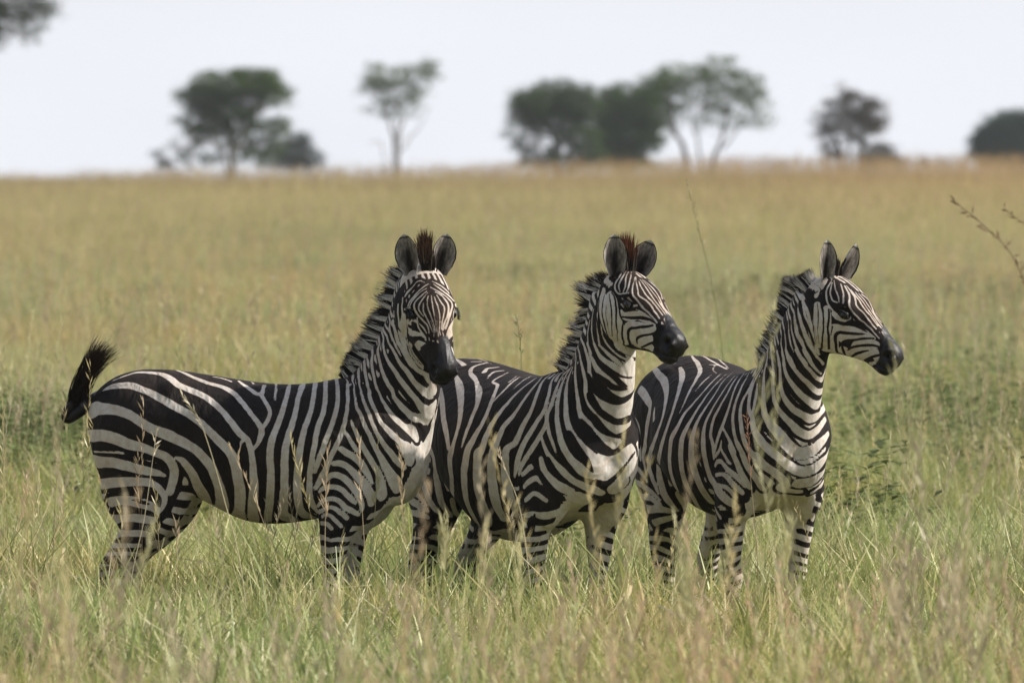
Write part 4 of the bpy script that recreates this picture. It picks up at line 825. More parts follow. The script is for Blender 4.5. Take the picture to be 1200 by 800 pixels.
STRIPES['B'] = '''
W-276 -151 1250 13 -218 -171 1229 21 -164 -193 1209 31 -112 -217 1187 35 -66 -241 1162 32 -29 -260 1138 30 -2 -278 1114 28 20 -291 1091 27 31 -302 1068 25 37 -311 1044 23 34 -318 1018 21 28 -321 997 21 16 -322 972 26 1 -321 950 33 -16 -318 926 39 -24 -315 900 39 -29 -310 877 38 -33 -303 851 36 -44 -295 828 34 -63 -282 803 33 -107 -256 775 32
M0 0 21
W-271 -162 745 22 -280 -152 720 20 -293 -135 695 20 -351 -89 675 26 -351 -93 667 26
M2 0 5
W-522 93 627 17 -477 82 615 21
M4 0 2
W-263 -222 1187 18 -220 -243 1162 24 -181 -261 1138 29 -144 -279 1113 31 -113 -294 1087 31 -86 -306 1062 32 -62 -313 1039 34 -43 -319 1014 35 -29 -321 988 33 -23 -321 964 30
M6 0 10
W-311 -264 1037 23 -301 -265 1012 29 -288 -267 988 35 -266 -273 965 39 -233 -281 940 41 -206 -286 919 42 -215 -278 897 40 -243 -258 872 39 -300 -221 846 38 -305 -212 821 37 -307 -207 796 35 -307 -202 771 31 -306 -196 744 28 -303 -186 722 25 -300 -172 702 22 -303 -151 681 19
M8 0 16
W-406 -251 940 35 -407 -245 915 33 -408 -240 888 31 -407 -237 864 30 -401 -235 840 30 -390 -232 815 31 -379 -229 792 32 -369 -225 768 31 -358 -221 746 30 -344 -213 724 26 -333 -203 706 22 -321 -188 689 12
M10 0 12
W-456 -43 1301 9.1 -385 -65 1294 15 -306 -88 1281 21
M12 0 3
W-454 -34 1303 6.5 -444 -18 1305 7.1 -434 -2 1305 7.8
M14 0 2
W-259 -12 1290 10.5 -250 -37 1286 12 -248 -58 1282 14 -243 -80 1276 16 -223 -105 1265 18 -180 -129 1249 18 -133 -143 1237 21 -89 -157 1224 17 -47 -176 1209 20 -5 -194 1193 27 30 -212 1177 30 54 -228 1160 28 74 -242 1144 24 87 -255 1128 22 94 -267 1112 22 98 -277 1097 22 101 -287 1079 21 103 -294 1065 21 102 -301 1047 20 99 -307 1032 19 96 -311 1015 18 90 -315 999 15 85 -317 983 11.6 77 -318 966 7.9
M16 4 24
W-409 -17 1304 7 -386 -6 1304 7.9 -369 8 1303 8.7 -337 11 1300 8.5 -282 2 1294 7.4 -236 -2 1287 6.1
W-323 -46 1294 7 -306 -34 1294 7.9 -292 -17 1294 8.8
W-133 -96 1256 21 -165 -62 1269 15 -158 -40 1272 11.3 -158 -14 1275 7.9
W-51 -126 1234 8.8 -78 -98 1248 11.3 -96 -70 1258 12 -92 -51 1261 10.2 -87 -32 1263 7.9
M21 0 2
W-45 -34 1257 7 -17 -77 1246 9.5 -5 -110 1235 12 14 -140 1221 11 73 -152 1209 15 114 -185 1186 17 139 -210 1164 18 157 -230 1143 20 169 -246 1122 20 176 -262 1097 21 176 -274 1075 21 173 -284 1054 21 163 -293 1034 23 153 -300 1013 26 139 -307 988 30 122 -311 967 33 111 -313 947 36 101 -313 921 38 90 -311 895 40 78 -308 873 40 68 -302 845 40 58 -296 823 39 47 -287 796 38 35 -277 773 36 24 -265 749 35 14 -249 724 35 6 -233 702 36 -5 -213 680 33 -25 -186 658 28
M23 1 29
W164 -224 1148 12 165 -209 1161 12 165 -194 1174 12 163 -180 1185 12 156 -160 1199 12 142 -138 1212 13 127 -113 1223 11.9 109 -86 1233 9.7 79 -51 1242 7
M25 0 9
W110 -124 1220 8.8 87 -90 1233 7.4 47 -47 1245 6.1
M27 0 2
W210 -157 1199 7 204 -137 1211 7.8 190 -111 1224 8.6 168 -80 1234 8.6 141 -45 1242 7.5 38 36 1247 6.1
M29 0 5
W257 -83 1239 8.9 273 -115 1227 10.8 274 -138 1213 13 272 -160 1197 15 269 -177 1182 17 265 -195 1165 19 262 -213 1144 21 255 -225 1129 22 248 -239 1110 23 240 -252 1090 24 233 -262 1071 24 225 -271 1052 26 219 -280 1028 27 210 -287 1004 29 203 -290 983 30 193 -294 958 32 172 -298 942 43 166 -298 916 44 160 -295 893 44 155 -292 872 44 147 -288 846 44 140 -282 823 44 132 -275 799 44 127 -264 772 44 122 -252 750 44 116 -239 727 43 111 -223 706 41 94 -207 683 37 52 -186 655 30 -20 -149 629 23
M31 0 30
W308 -55 1257 4.5 301 -73 1250 9 340 -116 1234 11.9 351 -138 1218 14 357 -162 1197 16 360 -180 1179 18 361 -196 1161 19 359 -210 1142 20 354 -221 1124 21 344 -231 1104 22 329 -239 1085 24 309 -248 1066 25 297 -255 1050 26 288 -262 1027 28 278 -268 1006 30 269 -271 984 32 255 -274 961 40 246 -274 939 42 236 -272 916 41 226 -268 890 39 220 -264 869 39 213 -258 840 42 211 -253 819 44 206 -247 797 46 199 -238 773 47 190 -226 747 45 181 -214 727 42 174 -196 704 37 163 -178 683 32
M33 0 29
W333 -16 1269 4.5 321 -33 1265 8 364 -85 1254 10.2 371 -109 1240 12 385 -133 1222 14 405 -155 1200 16 420 -174 1179 18 432 -190 1158 19 438 -202 1135 20 437 -212 1112 21 429 -219 1094 22 416 -226 1072 23 403 -231 1052 25 392 -235 1029 26 379 -239 1006 28 365 -244 987 26 337 -252 974 25 318 -255 955 35 310 -253 931 39 299 -248 908 42 287 -240 884 45 279 -234 859 47 275 -228 836 48 277 -222 812 50 277 -216 792 53 277 -206 768 53 269 -195 745 49 255 -176 720 40 234 -155 698 32
M35 0 29
W469 -33 1320 6.1 338 -6 1271 7.7 383 -38 1275 9 412 -70 1266 10.5 425 -95 1250 11.9 440 -117 1232 13 458 -134 1216 14 483 -153 1197 15 498 -165 1181 16 504 -174 1166 17 508 -181 1149 18 511 -188 1132 19 511 -194 1119 20 505 -201 1103 20 495 -207 1088 22 485 -211 1076 22 474 -215 1059 23 462 -217 1047 24 449 -221 1031 24 435 -224 1016 24 424 -226 1003 24 414 -229 988 24 404 -231 974 25 394 -233 957 25 384 -234 940 25 376 -234 925 26 366 -233 907 25 356 -231 890 23 345 -229 873 18 333 -225 856 12
M37 0 30
W560 -90 1305 6.1 529 -86 1295 8.8 497 -79 1286 11 490 -96 1258 13 496 -111 1238 14 509 -132 1215 15 521 -147 1197 16 528 -159 1178 16 532 -165 1164 16 534 -173 1146 17 535 -180 1131 18 532 -188 1114 18 532 -194 1099 20 538 -198 1081 20 537 -202 1064 21 530 -206 1048 22 520 -210 1033 22 508 -212 1019 23 494 -215 1002 24 480 -217 987 24 465 -218 974 24 450 -220 960 24 434 -221 944 23 416 -223 929 22 403 -225 914 20 389 -226 899 19 378 -225 882 16 365 -224 864 10.5
M39 0 28
W536 -196 1089 15 545 -198 1070 16 552 -200 1052 17 561 -201 1034 18 570 -201 1016 17 581 -198 999 17 587 -195 982 15 592 -190 964 10.9 595 -184 947 6.9
M41 0 9
W584 -92 1315 5.3 560 -94 1296 9.5 540 -97 1276 13 528 -109 1246 16 535 -129 1214 17 545 -146 1187 16 553 -155 1165 16 560 -164 1141 17 570 -170 1118 18 579 -176 1095 19 590 -180 1072 21 601 -182 1049 23 612 -183 1025 25 620 -182 1003 27 628 -176 982 28 633 -169 961 31 642 -160 941 34 654 -151 923 36 669 -138 906 40 680 -124 892 43 689 -106 881 47 694 -84 872 52
M43 0 9
W596 -97 1309 7 582 -102 1287 10.9 571 -108 1261 15 568 -118 1232 17 573 -129 1200 19 581 -137 1174 16 591 -143 1148 18 602 -149 1123 20 612 -153 1100 21 624 -155 1075 22 637 -154 1052 24 650 -151 1029 30 661 -145 1009 35 674 -135 990 39 686 -123 970 43 696 -109 953 47 702 -93 934 53 703 -74 918 60
M45 0 8
W517 -211 1020 12 528 -209 996 16 539 -206 973 19 550 -200 950 23 563 -192 932 26 577 -181 912 29 593 -170 894 33 612 -161 878 36 631 -151 862 36 647 -138 847 36 660 -122 834 36 667 -103 822 36 668 -75 812 38 658 -44 802 39 643 -7 795 26
M47 0 10
W550 2 1405 9 551 -6 1406 9 555 -17 1406 9 560 -30 1403 9 567 -42 1398 9 576 -53 1392 9 585 -62 1384 9 594 -70 1376 9 604 -77 1367 9 612 -84 1357 9 619 -90 1345 7 620 -97 1319 10.4 622 -105 1289 14 625 -110 1262 15 630 -114 1234 15 633 -117 1210 16 637 -119 1182 17 641 -119 1157 18 646 -120 1131 20 655 -119 1107 20 669 -113 1085 24 683 -103 1066 28 695 -92 1049 32 704 -78 1030 36 711 -61 1013 41 713 -43 998 45 714 -19 988 45 714 11 986 41
M49 1 20
W573 -3 1429 10.5 576 -14 1428 10.5 580 -26 1426 10.5 587 -38 1422 10.5 595 -49 1415 10.5 604 -58 1408 10.5 614 -67 1401 10.5 624 -74 1392 10.5 633 -80 1383 10.5 643 -86 1373 10.5 651 -90 1362 10.5 661 -97 1333 13 669 -102 1307 15 676 -104 1279 17 683 -105 1250 18 684 -106 1225 19 681 -107 1200 20 682 -106 1175 20 689 -102 1149 21 698 -96 1129 23 707 -88 1107 27 718 -75 1088 32 725 -62 1068 36 729 -46 1051 39 734 -24 1039 40 735 4 1034 43 733 30 1042 46 722 62 1061 35
M51 1 20
W603 -2 1460 12 604 -8 1459 12 606 -18 1458 12 611 -30 1454 12 618 -41 1449 12 626 -52 1442 12 636 -61 1434 12 646 -68 1427 12 656 -75 1419 12 667 -80 1410 12 677 -85 1400 12 687 -89 1389 12 700 -93 1361 15 709 -95 1333 17 714 -96 1308 20 711 -98 1283 20 710 -99 1256 20 712 -97 1230 22 720 -93 1206 25 729 -87 1182 31 738 -78 1161 38 746 -66 1141 47 754 -51 1124 57 760 -31 1111 69 765 -4 1106 72 763 27 1114 80 758 50 1133 62 747 70 1158 44
M53 1 20
W714 -90 1389 10.5 724 -92 1360 14 730 -93 1334 16 737 -92 1308 18 745 -89 1282 22 756 -82 1258 27 768 -73 1237 31 778 -61 1216 35 784 -48 1196 36 789 -28 1178 33 791 -4 1169 34 787 29 1175 52 770 62 1196 46 762 74 1222 35
M55 0 6
W756 -88 1379 12 763 -86 1353 14 771 -82 1326 16 783 -76 1305 20 797 -65 1284 27 808 -51 1267 33 815 -35 1251 36 817 -16 1235 38 812 10 1221 45 792 45 1210 61
M57 0 4
W836 10 1280 79 822 22 1253 81 776 76 1281 35
W782 -83 1367 10.8 796 -76 1345 12 808 -66 1321 14 819 -54 1302 17 826 -38 1286 20 830 -18 1270 25 827 5 1257 34
M60 0 2
W702 -51 924 78 689 -15 913 90 689 15 908 102 698 34 924 101 704 48 943 92 707 68 961 73 704 88 946 69 701 93 918 56 699 85 895 52 696 67 875 50 689 51 856 54
W692 18 923 130 687 -6 904 126 698 -46 898 97 702 -80 911 78
W510 -207 928 26 513 -202 903 31 518 -197 881 34 533 -188 860 34 550 -176 843 36 567 -164 827 39 586 -152 815 47 604 -139 801 61 615 -122 784 80 624 -102 773 87 630 -76 769 70
M64 0 8
W666 -59 809 52 647 -94 789 52
W666 34 816 60 676 52 828 49 684 70 842 42
B724 -95 1271 11.2 738 -89 1256 16 752 -83 1243 20 762 -76 1230 23 772 -66 1217 25 778 -57 1203 26 785 -45 1193 25 792 -29 1186 20 796 -12 1183 14 797 9 1183 6.7
M68 0 3
B737 -91 1334 9 752 -88 1318 11.2 766 -83 1303 14 776 -76 1287 16 787 -68 1273 17 795 -60 1260 17 803 -48 1247 17 809 -36 1237 15 813 -20 1229 10.9 814 0 1225 9.5 810 25 1225 10.4 765 76 1245 10.6 769 76 1256 6.5
M70 0 4
B700 -101 1257 24 710 -98 1230 32 719 -94 1206 36 734 -84 1184 37 748 -72 1166 37 762 -55 1153 37 772 -34 1143 36 779 -9 1141 29 781 19 1151 26 774 47 1169 18 755 73 1195 10.4 759 75 1218 7.8
M72 0 4
B690 -103 1182 18 696 -100 1157 23 708 -91 1134 25 720 -80 1114 27 730 -66 1096 29 739 -49 1081 28 745 -26 1067 26 748 2 1065 28 743 35 1073 32 716 78 1094 24 735 67 1112 14
M74 0 2
B680 -105 1129 14 687 -101 1113 19 695 -95 1097 25 701 -88 1084 30 708 -79 1067 33 713 -71 1054 32 718 -59 1041 28 722 -46 1030 23 725 -29 1021 18 726 -11 1015 14 728 6 1018 14 728 27 1026 14 723 49 1038 13 710 74 1053 10.7 667 119 1067 8.8
M76 0 2
B660 -121 1077 26 674 -114 1055 39 685 -107 1034 52 695 -96 1013 59 703 -82 994 52 708 -62 977 43 707 -39 964 36 701 -11 954 29 704 15 960 26 710 32 976 26 709 61 992 24 699 91 1007 25 676 120 1030 21 651 139 1055 14
B640 -160 1030 32 653 -154 1009 38 663 -147 984 44 673 -139 963 46 685 -126 942 42 694 -112 925 35 697 -98 903 24 697 -81 881 7.8
B608 -180 951 33 617 -171 930 33 627 -162 910 33 642 -152 892 31 653 -143 876 27 667 -128 861 22 678 -110 852 19 684 -88 847 18 682 -60 838 19 674 -31 830 26 675 -4 834 31 682 13 848 24 689 29 864 19 694 42 880 17 700 58 900 14 703 72 918 13 704 88 937 13 696 109 956 10.5
M80 0 3
B546 -197 929 26 553 -191 914 27 558 -185 901 28 565 -179 886 28 576 -171 871 28 586 -165 860 27 600 -158 850 24 615 -150 840 21 628 -142 831 19 640 -132 822 17 649 -120 815 16 655 -106 807 15 657 -90 800 14 655 -70 795 15 642 -45 785 22 620 -14 776 31 612 10 772 28 618 26 773 18 629 37 777 11.7 642 47 785 7
M82 0 8
B608 -2 771 21 573 2 756 20 515 16 741 19 462 30 726 18
B447 -218 933 21 463 -213 913 24 477 -209 893 27 493 -204 873 30 507 -198 854 30 523 -191 834 29 538 -181 818 25 554 -167 804 18 571 -153 795 12 591 -138 789 6.7
M85 0 10
W387 -221 865 16 413 -218 879 20 438 -215 895 22 470 -211 899 22 493 -205 888 15
M87 0 5
W397 -219 818 18 434 -215 841 23 476 -208 853 22 508 -198 834 21
M89 0 4
W406 -218 765 18 432 -216 780 20 457 -212 793 17 483 -206 790 20 503 -198 778 19 519 -189 768 18
M91 0 5
W-538 -214 741 20 -513 -220 739 34 -447 -229 727 33 -403 -227 713 28 -367 -218 700 12
M93 0 5
W-514 -228 792 23 -479 -232 783 24 -449 -233 771 25 -424 -232 760 24 -404 -230 748 21 -386 -227 735 17 -372 -222 722 12
M95 0 7
W-526 -204 689 26 -421 -225 685 28 -374 -214 673 16
M97 0 3
W793 -93 1504 7.7 785 -90 1488 8.3 775 -87 1475 8.8 767 -86 1461 8.8 760 -87 1445 8.8 757 -87 1424 8.8 755 -88 1402 8.6 756 -88 1379 7.7
M99 0 8
W829 -111 1482 6.6 826 -109 1463 7.1 821 -105 1447 7.7 816 -98 1431 8.3 800 -88 1420 8.9 792 -85 1404 9.6 788 -84 1387 9.9 784 -82 1366 9.6
M101 0 8
W753 -83 1481 6.6 741 -82 1468 7.2 730 -83 1450 7.7 722 -85 1430 7.8 720 -88 1410 7.4 720 -90 1387 6.6
M103 0 6
W843 -103 1421 6.6 839 -94 1405 7.6 821 -80 1391 8.6 819 -75 1375 8.3 821 -69 1358 8.3 825 -61 1341 8 830 -52 1325 8.1 835 -42 1312 8.1 839 -29 1301 8.2 841 -13 1292 8.1
M105 0 6
W840 -93 1569 33 850 -106 1543 41 853 -113 1518 49 858 -116 1490 55 863 -115 1466 61 867 -112 1443 66 869 -104 1418 71
M107 0 7
W895 -109 1541 54 908 -112 1518 58 918 -113 1494 62 922 -111 1471 66 920 -108 1448 68 918 -100 1424 69 919 -88 1404 72 919 -72 1385 82
M109 0 8
W959 -96 1471 45 984 -86 1461 45 1009 -77 1464 42 1032 -66 1456 38 1058 -61 1440 32 1080 -56 1422 16
M111 0 6
W982 -78 1412 66 1013 -72 1409 65 1045 -64 1407 58 1077 -58 1406 28
M113 0 4
W898 -86 1394 58 886 -60 1371 54 858 -35 1339 48 857 -11 1322 46 847 25 1313 29 790 75 1324 31
M115 0 3
W1052 -56 1367 45 1023 -53 1356 42 991 -53 1359 55 974 -62 1375 56 983 -61 1374 50 1006 -55 1360 44 1029 -48 1347 39 1052 -43 1335 33
M117 0 8
W828 -5 1641 24 827 -7 1640 24 827 -8 1640 24 827 -11 1639 24 826 -14 1639 24 825 -17 1638 24 825 -22 1637 24 824 -27 1636 24 823 -33 1635 24 823 -40 1634 24 823 -50 1632 24 827 -60 1629 24 834 -70 1624 24 843 -79 1616 24 854 -85 1608 24 885 -92 1594 16
M119 0 16
B830 -86 1584 6.6 827 -90 1566 7.5 827 -97 1549 8.4 826 -103 1532 9.1 823 -106 1516 9.6 820 -107 1498 9.8 820 -108 1480 9.4 822 -108 1462 8.9 823 -105 1444 8.7 819 -99 1429 8.8 812 -89 1415 8.7 807 -83 1402 8.2 809 -79 1382 7.3 810 -75 1365 6.8 816 -68 1347 6.7 822 -60 1332 7.4 827 -51 1316 7.4 830 -42 1302 6.6 832 -31 1289 5.8 832 -20 1275 4.9
M121 0 15
B827 -97 1549 5.5 834 -105 1532 6.3 834 -109 1515 7.1 835 -112 1497 7.7 840 -113 1479 7.8 842 -112 1462 7.7 847 -110 1443 7.7 851 -107 1430 7.7 854 -101 1414 7.7 858 -93 1398 7.7 849 -77 1385 7.7 835 -67 1369 6.5 836 -60 1352 6.2 838 -51 1337 5.6 844 -39 1325 4.9 848 -24 1315 4.8 849 -9 1308 4.8 846 11 1302 4.9
M123 0 14
B862 -95 1576 3.3 862 -102 1559 5 861 -108 1541 6.7 860 -112 1525 7.8 860 -115 1507 7.9 859 -116 1489 7.6 860 -116 1472 8 863 -114 1456 8.6 866 -111 1439 8.7 867 -106 1422 8.3 867 -99 1406 7.3 862 -87 1391 5.9 839 -69 1375 3.8
M125 0 13
B880 -114 1522 2.2 881 -116 1504 3.1 881 -117 1486 4 880 -116 1469 4.4 882 -114 1451 4.5 883 -110 1434 4.3 882 -104 1419 3.5 879 -96 1402 2.6
M127 0 8
B887 -106 1552 4.2 896 -111 1533 6.2 903 -114 1513 7.8 907 -115 1494 8.1 909 -114 1476 7.8 908 -112 1459 7.5 906 -109 1441 7 900 -104 1423 6.5 895 -97 1406 6.1 886 -86 1390 5.7
M129 0 10
B898 -103 1559 6.2 914 -107 1542 7.2 923 -109 1525 8.7 927 -110 1506 9.5 930 -110 1489 10 929 -109 1471 9.9 927 -108 1455 9.2 924 -104 1437 8.4 921 -98 1422 7.1 917 -89 1404 5.9 907 -80 1390 4.8 895 -64 1374 4.3
M131 0 12
B927 -105 1539 6.4 936 -107 1521 7.7 940 -107 1505 8.4 943 -106 1488 8.5 944 -104 1470 7.9 947 -100 1454 7.2 951 -93 1440 6.7 944 -89 1423 7.7 937 -83 1407 9.1 930 -76 1393 10.1 923 -65 1377 10.8 916 -52 1363 9.8 866 -19 1336 5.5 858 -8 1323 3.3
M133 0 13
B951 -103 1497 5.7 961 -97 1482 10.6 978 -90 1482 10.5 997 -85 1482 8.8 1014 -77 1480 5.7
M135 0 5
B951 -99 1458 8.1 966 -91 1456 10.6 986 -84 1453 13 1004 -78 1452 14 1021 -70 1452 15 1038 -64 1448 14 1059 -60 1443 12 1078 -56 1433 9.8 1092 -52 1421 7.3
M137 0 9
B1076 -58 1418 9.9 1058 -62 1416 11.3 1038 -66 1415 12 1019 -71 1415 11.8 1001 -76 1413 11.4 981 -79 1413 12 964 -76 1403 14 957 -69 1388 13 951 -61 1373 14 950 -48 1357 13 949 -31 1346 10.8 828 55 1329 8.8 789 75 1324 4.9
M139 0 11
B1089 -54 1388 9.8 1068 -57 1385 10.2 1044 -61 1383 10.5 1020 -63 1381 10.9 996 -61 1373 11.9 987 -51 1356 7.7
M141 0 6
B1084 -52 1355 10.3 1059 -50 1351 10.6 1031 -47 1345 9.8 1000 -39 1341 9.7
M143 0 4
B1005 -21 1329 2.4 1013 -13 1325 2.4
M145 0 2
W835 -4 1649 9 837 -6 1651 9 841 -8 1654 9 848 -11 1658 9 858 -14 1661 9 870 -19 1661 9 884 -24 1659 9 895 -32 1655 4.4 908 -62 1635 5.8 911 -77 1618 6.8 907 -87 1602 7.4 906 -94 1584 7.7 916 -100 1565 6.3 935 -102 1550 5.5 958 -100 1550 6.3 982 -97 1550 6.9
M147 0 16
W850 -4 1659 9 861 -6 1662 9 875 -9 1662 9 888 -14 1660 9 901 -20 1656 4.4 921 -56 1634 5.8 925 -73 1617 7 925 -85 1599 7.2 926 -93 1581 6.4 938 -99 1560 5.3
M149 0 3
M149 5 10
W924 -37 1643 4 937 -63 1621 5.7 947 -77 1600 5.6 956 -88 1578 6.2 955 -97 1558 5.9
M152 1 5
W928 -24 1644 3.2 952 -53 1620 4.7 963 -71 1597 5.8 969 -83 1576 6.1 972 -96 1555 7.1
M154 2 5
W963 -40 1619 3.2 976 -59 1599 4.1 983 -74 1578 4.9 992 -85 1559 5.3 1000 -90 1540 6.1 1009 -83 1526 6.9 1018 -76 1512 7.4 1027 -71 1498 7.7 1038 -65 1485 7.7 1052 -59 1472 7.5 1065 -56 1458 7 1079 -53 1444 6.4 1091 -50 1429 5.7
M156 5 13
W964 -37 1619 3.8 981 -53 1598 4.1 995 -62 1578 4.7 1005 -68 1559 5.2 1014 -73 1541 5.7 1025 -65 1530 6.1 1036 -56 1521 6.5 1048 -50 1508 6.6 1060 -46 1493 6.5 1071 -45 1477 6.2 1083 -43 1463 5.8 1096 -41 1446 5.4
M158 6 8
W986 -42 1600 4.4 1001 -49 1582 4.9 1015 -50 1564 5.5 1026 -49 1548 6 1038 -45 1533 6.1 1050 -38 1520 6.2 1061 -34 1506 6.2 1072 -31 1492 6.4 1085 -28 1476 6.3 1098 -26 1461 6.3
W980 -30 1610 3.3 998 -32 1593 4.1 1011 -32 1579 4.7 1023 -31 1564 5 1035 -29 1548 5 1045 -27 1535 4.9 1055 -24 1520 4.9 1067 -20 1505 4.9 1077 -17 1493 4.9 1090 -14 1476 4.9 1101 -13 1462 4.9
W982 -21 1611 3.3 998 -20 1596 4 1011 -18 1583 4.6 1023 -15 1568 5 1034 -11 1554 4.9 1046 -7 1539 4.9 1056 -5 1525 5.3 1067 -5 1508 5.9 1078 -4 1493 6.2 1090 -2 1479 6.4 1101 0 1464 6.6
W987 -14 1607 3.3 1002 -8 1594 4.5 1012 -1 1583 5.6 1023 5 1570 6.2 1034 9 1554 6 1046 10 1538 6.3 1058 7 1521 7.5 1072 2 1502 9.3 1083 4 1488 10.3 1093 11 1474 10.7 1102 17 1459 11 1114 17 1443 10.9
W984 15 1610 4.9 995 23 1599 5.9 1004 34 1586 6.7 1010 44 1573 7.4 1023 45 1556 7.7 1043 30 1535 7.7
W949 -103 1508 4.9 960 -98 1497 6.9 976 -91 1497 8.8 995 -86 1498 8.9 1011 -80 1500 7.3
M165 0 5
W829 -6 1642 9 829 -7 1642 9 829 -9 1642 9 829 -12 1642 9 829 -15 1642 9 829 -19 1642 9 830 -24 1643 9 830 -30 1643 9 831 -37 1643 9 833 -46 1642 9 839 -56 1640 9 846 -66 1634 9 852 -76 1625 8.1 852 -81 1615 14 851 -85 1606 17 875 -94 1587 14
M167 0 16
'''
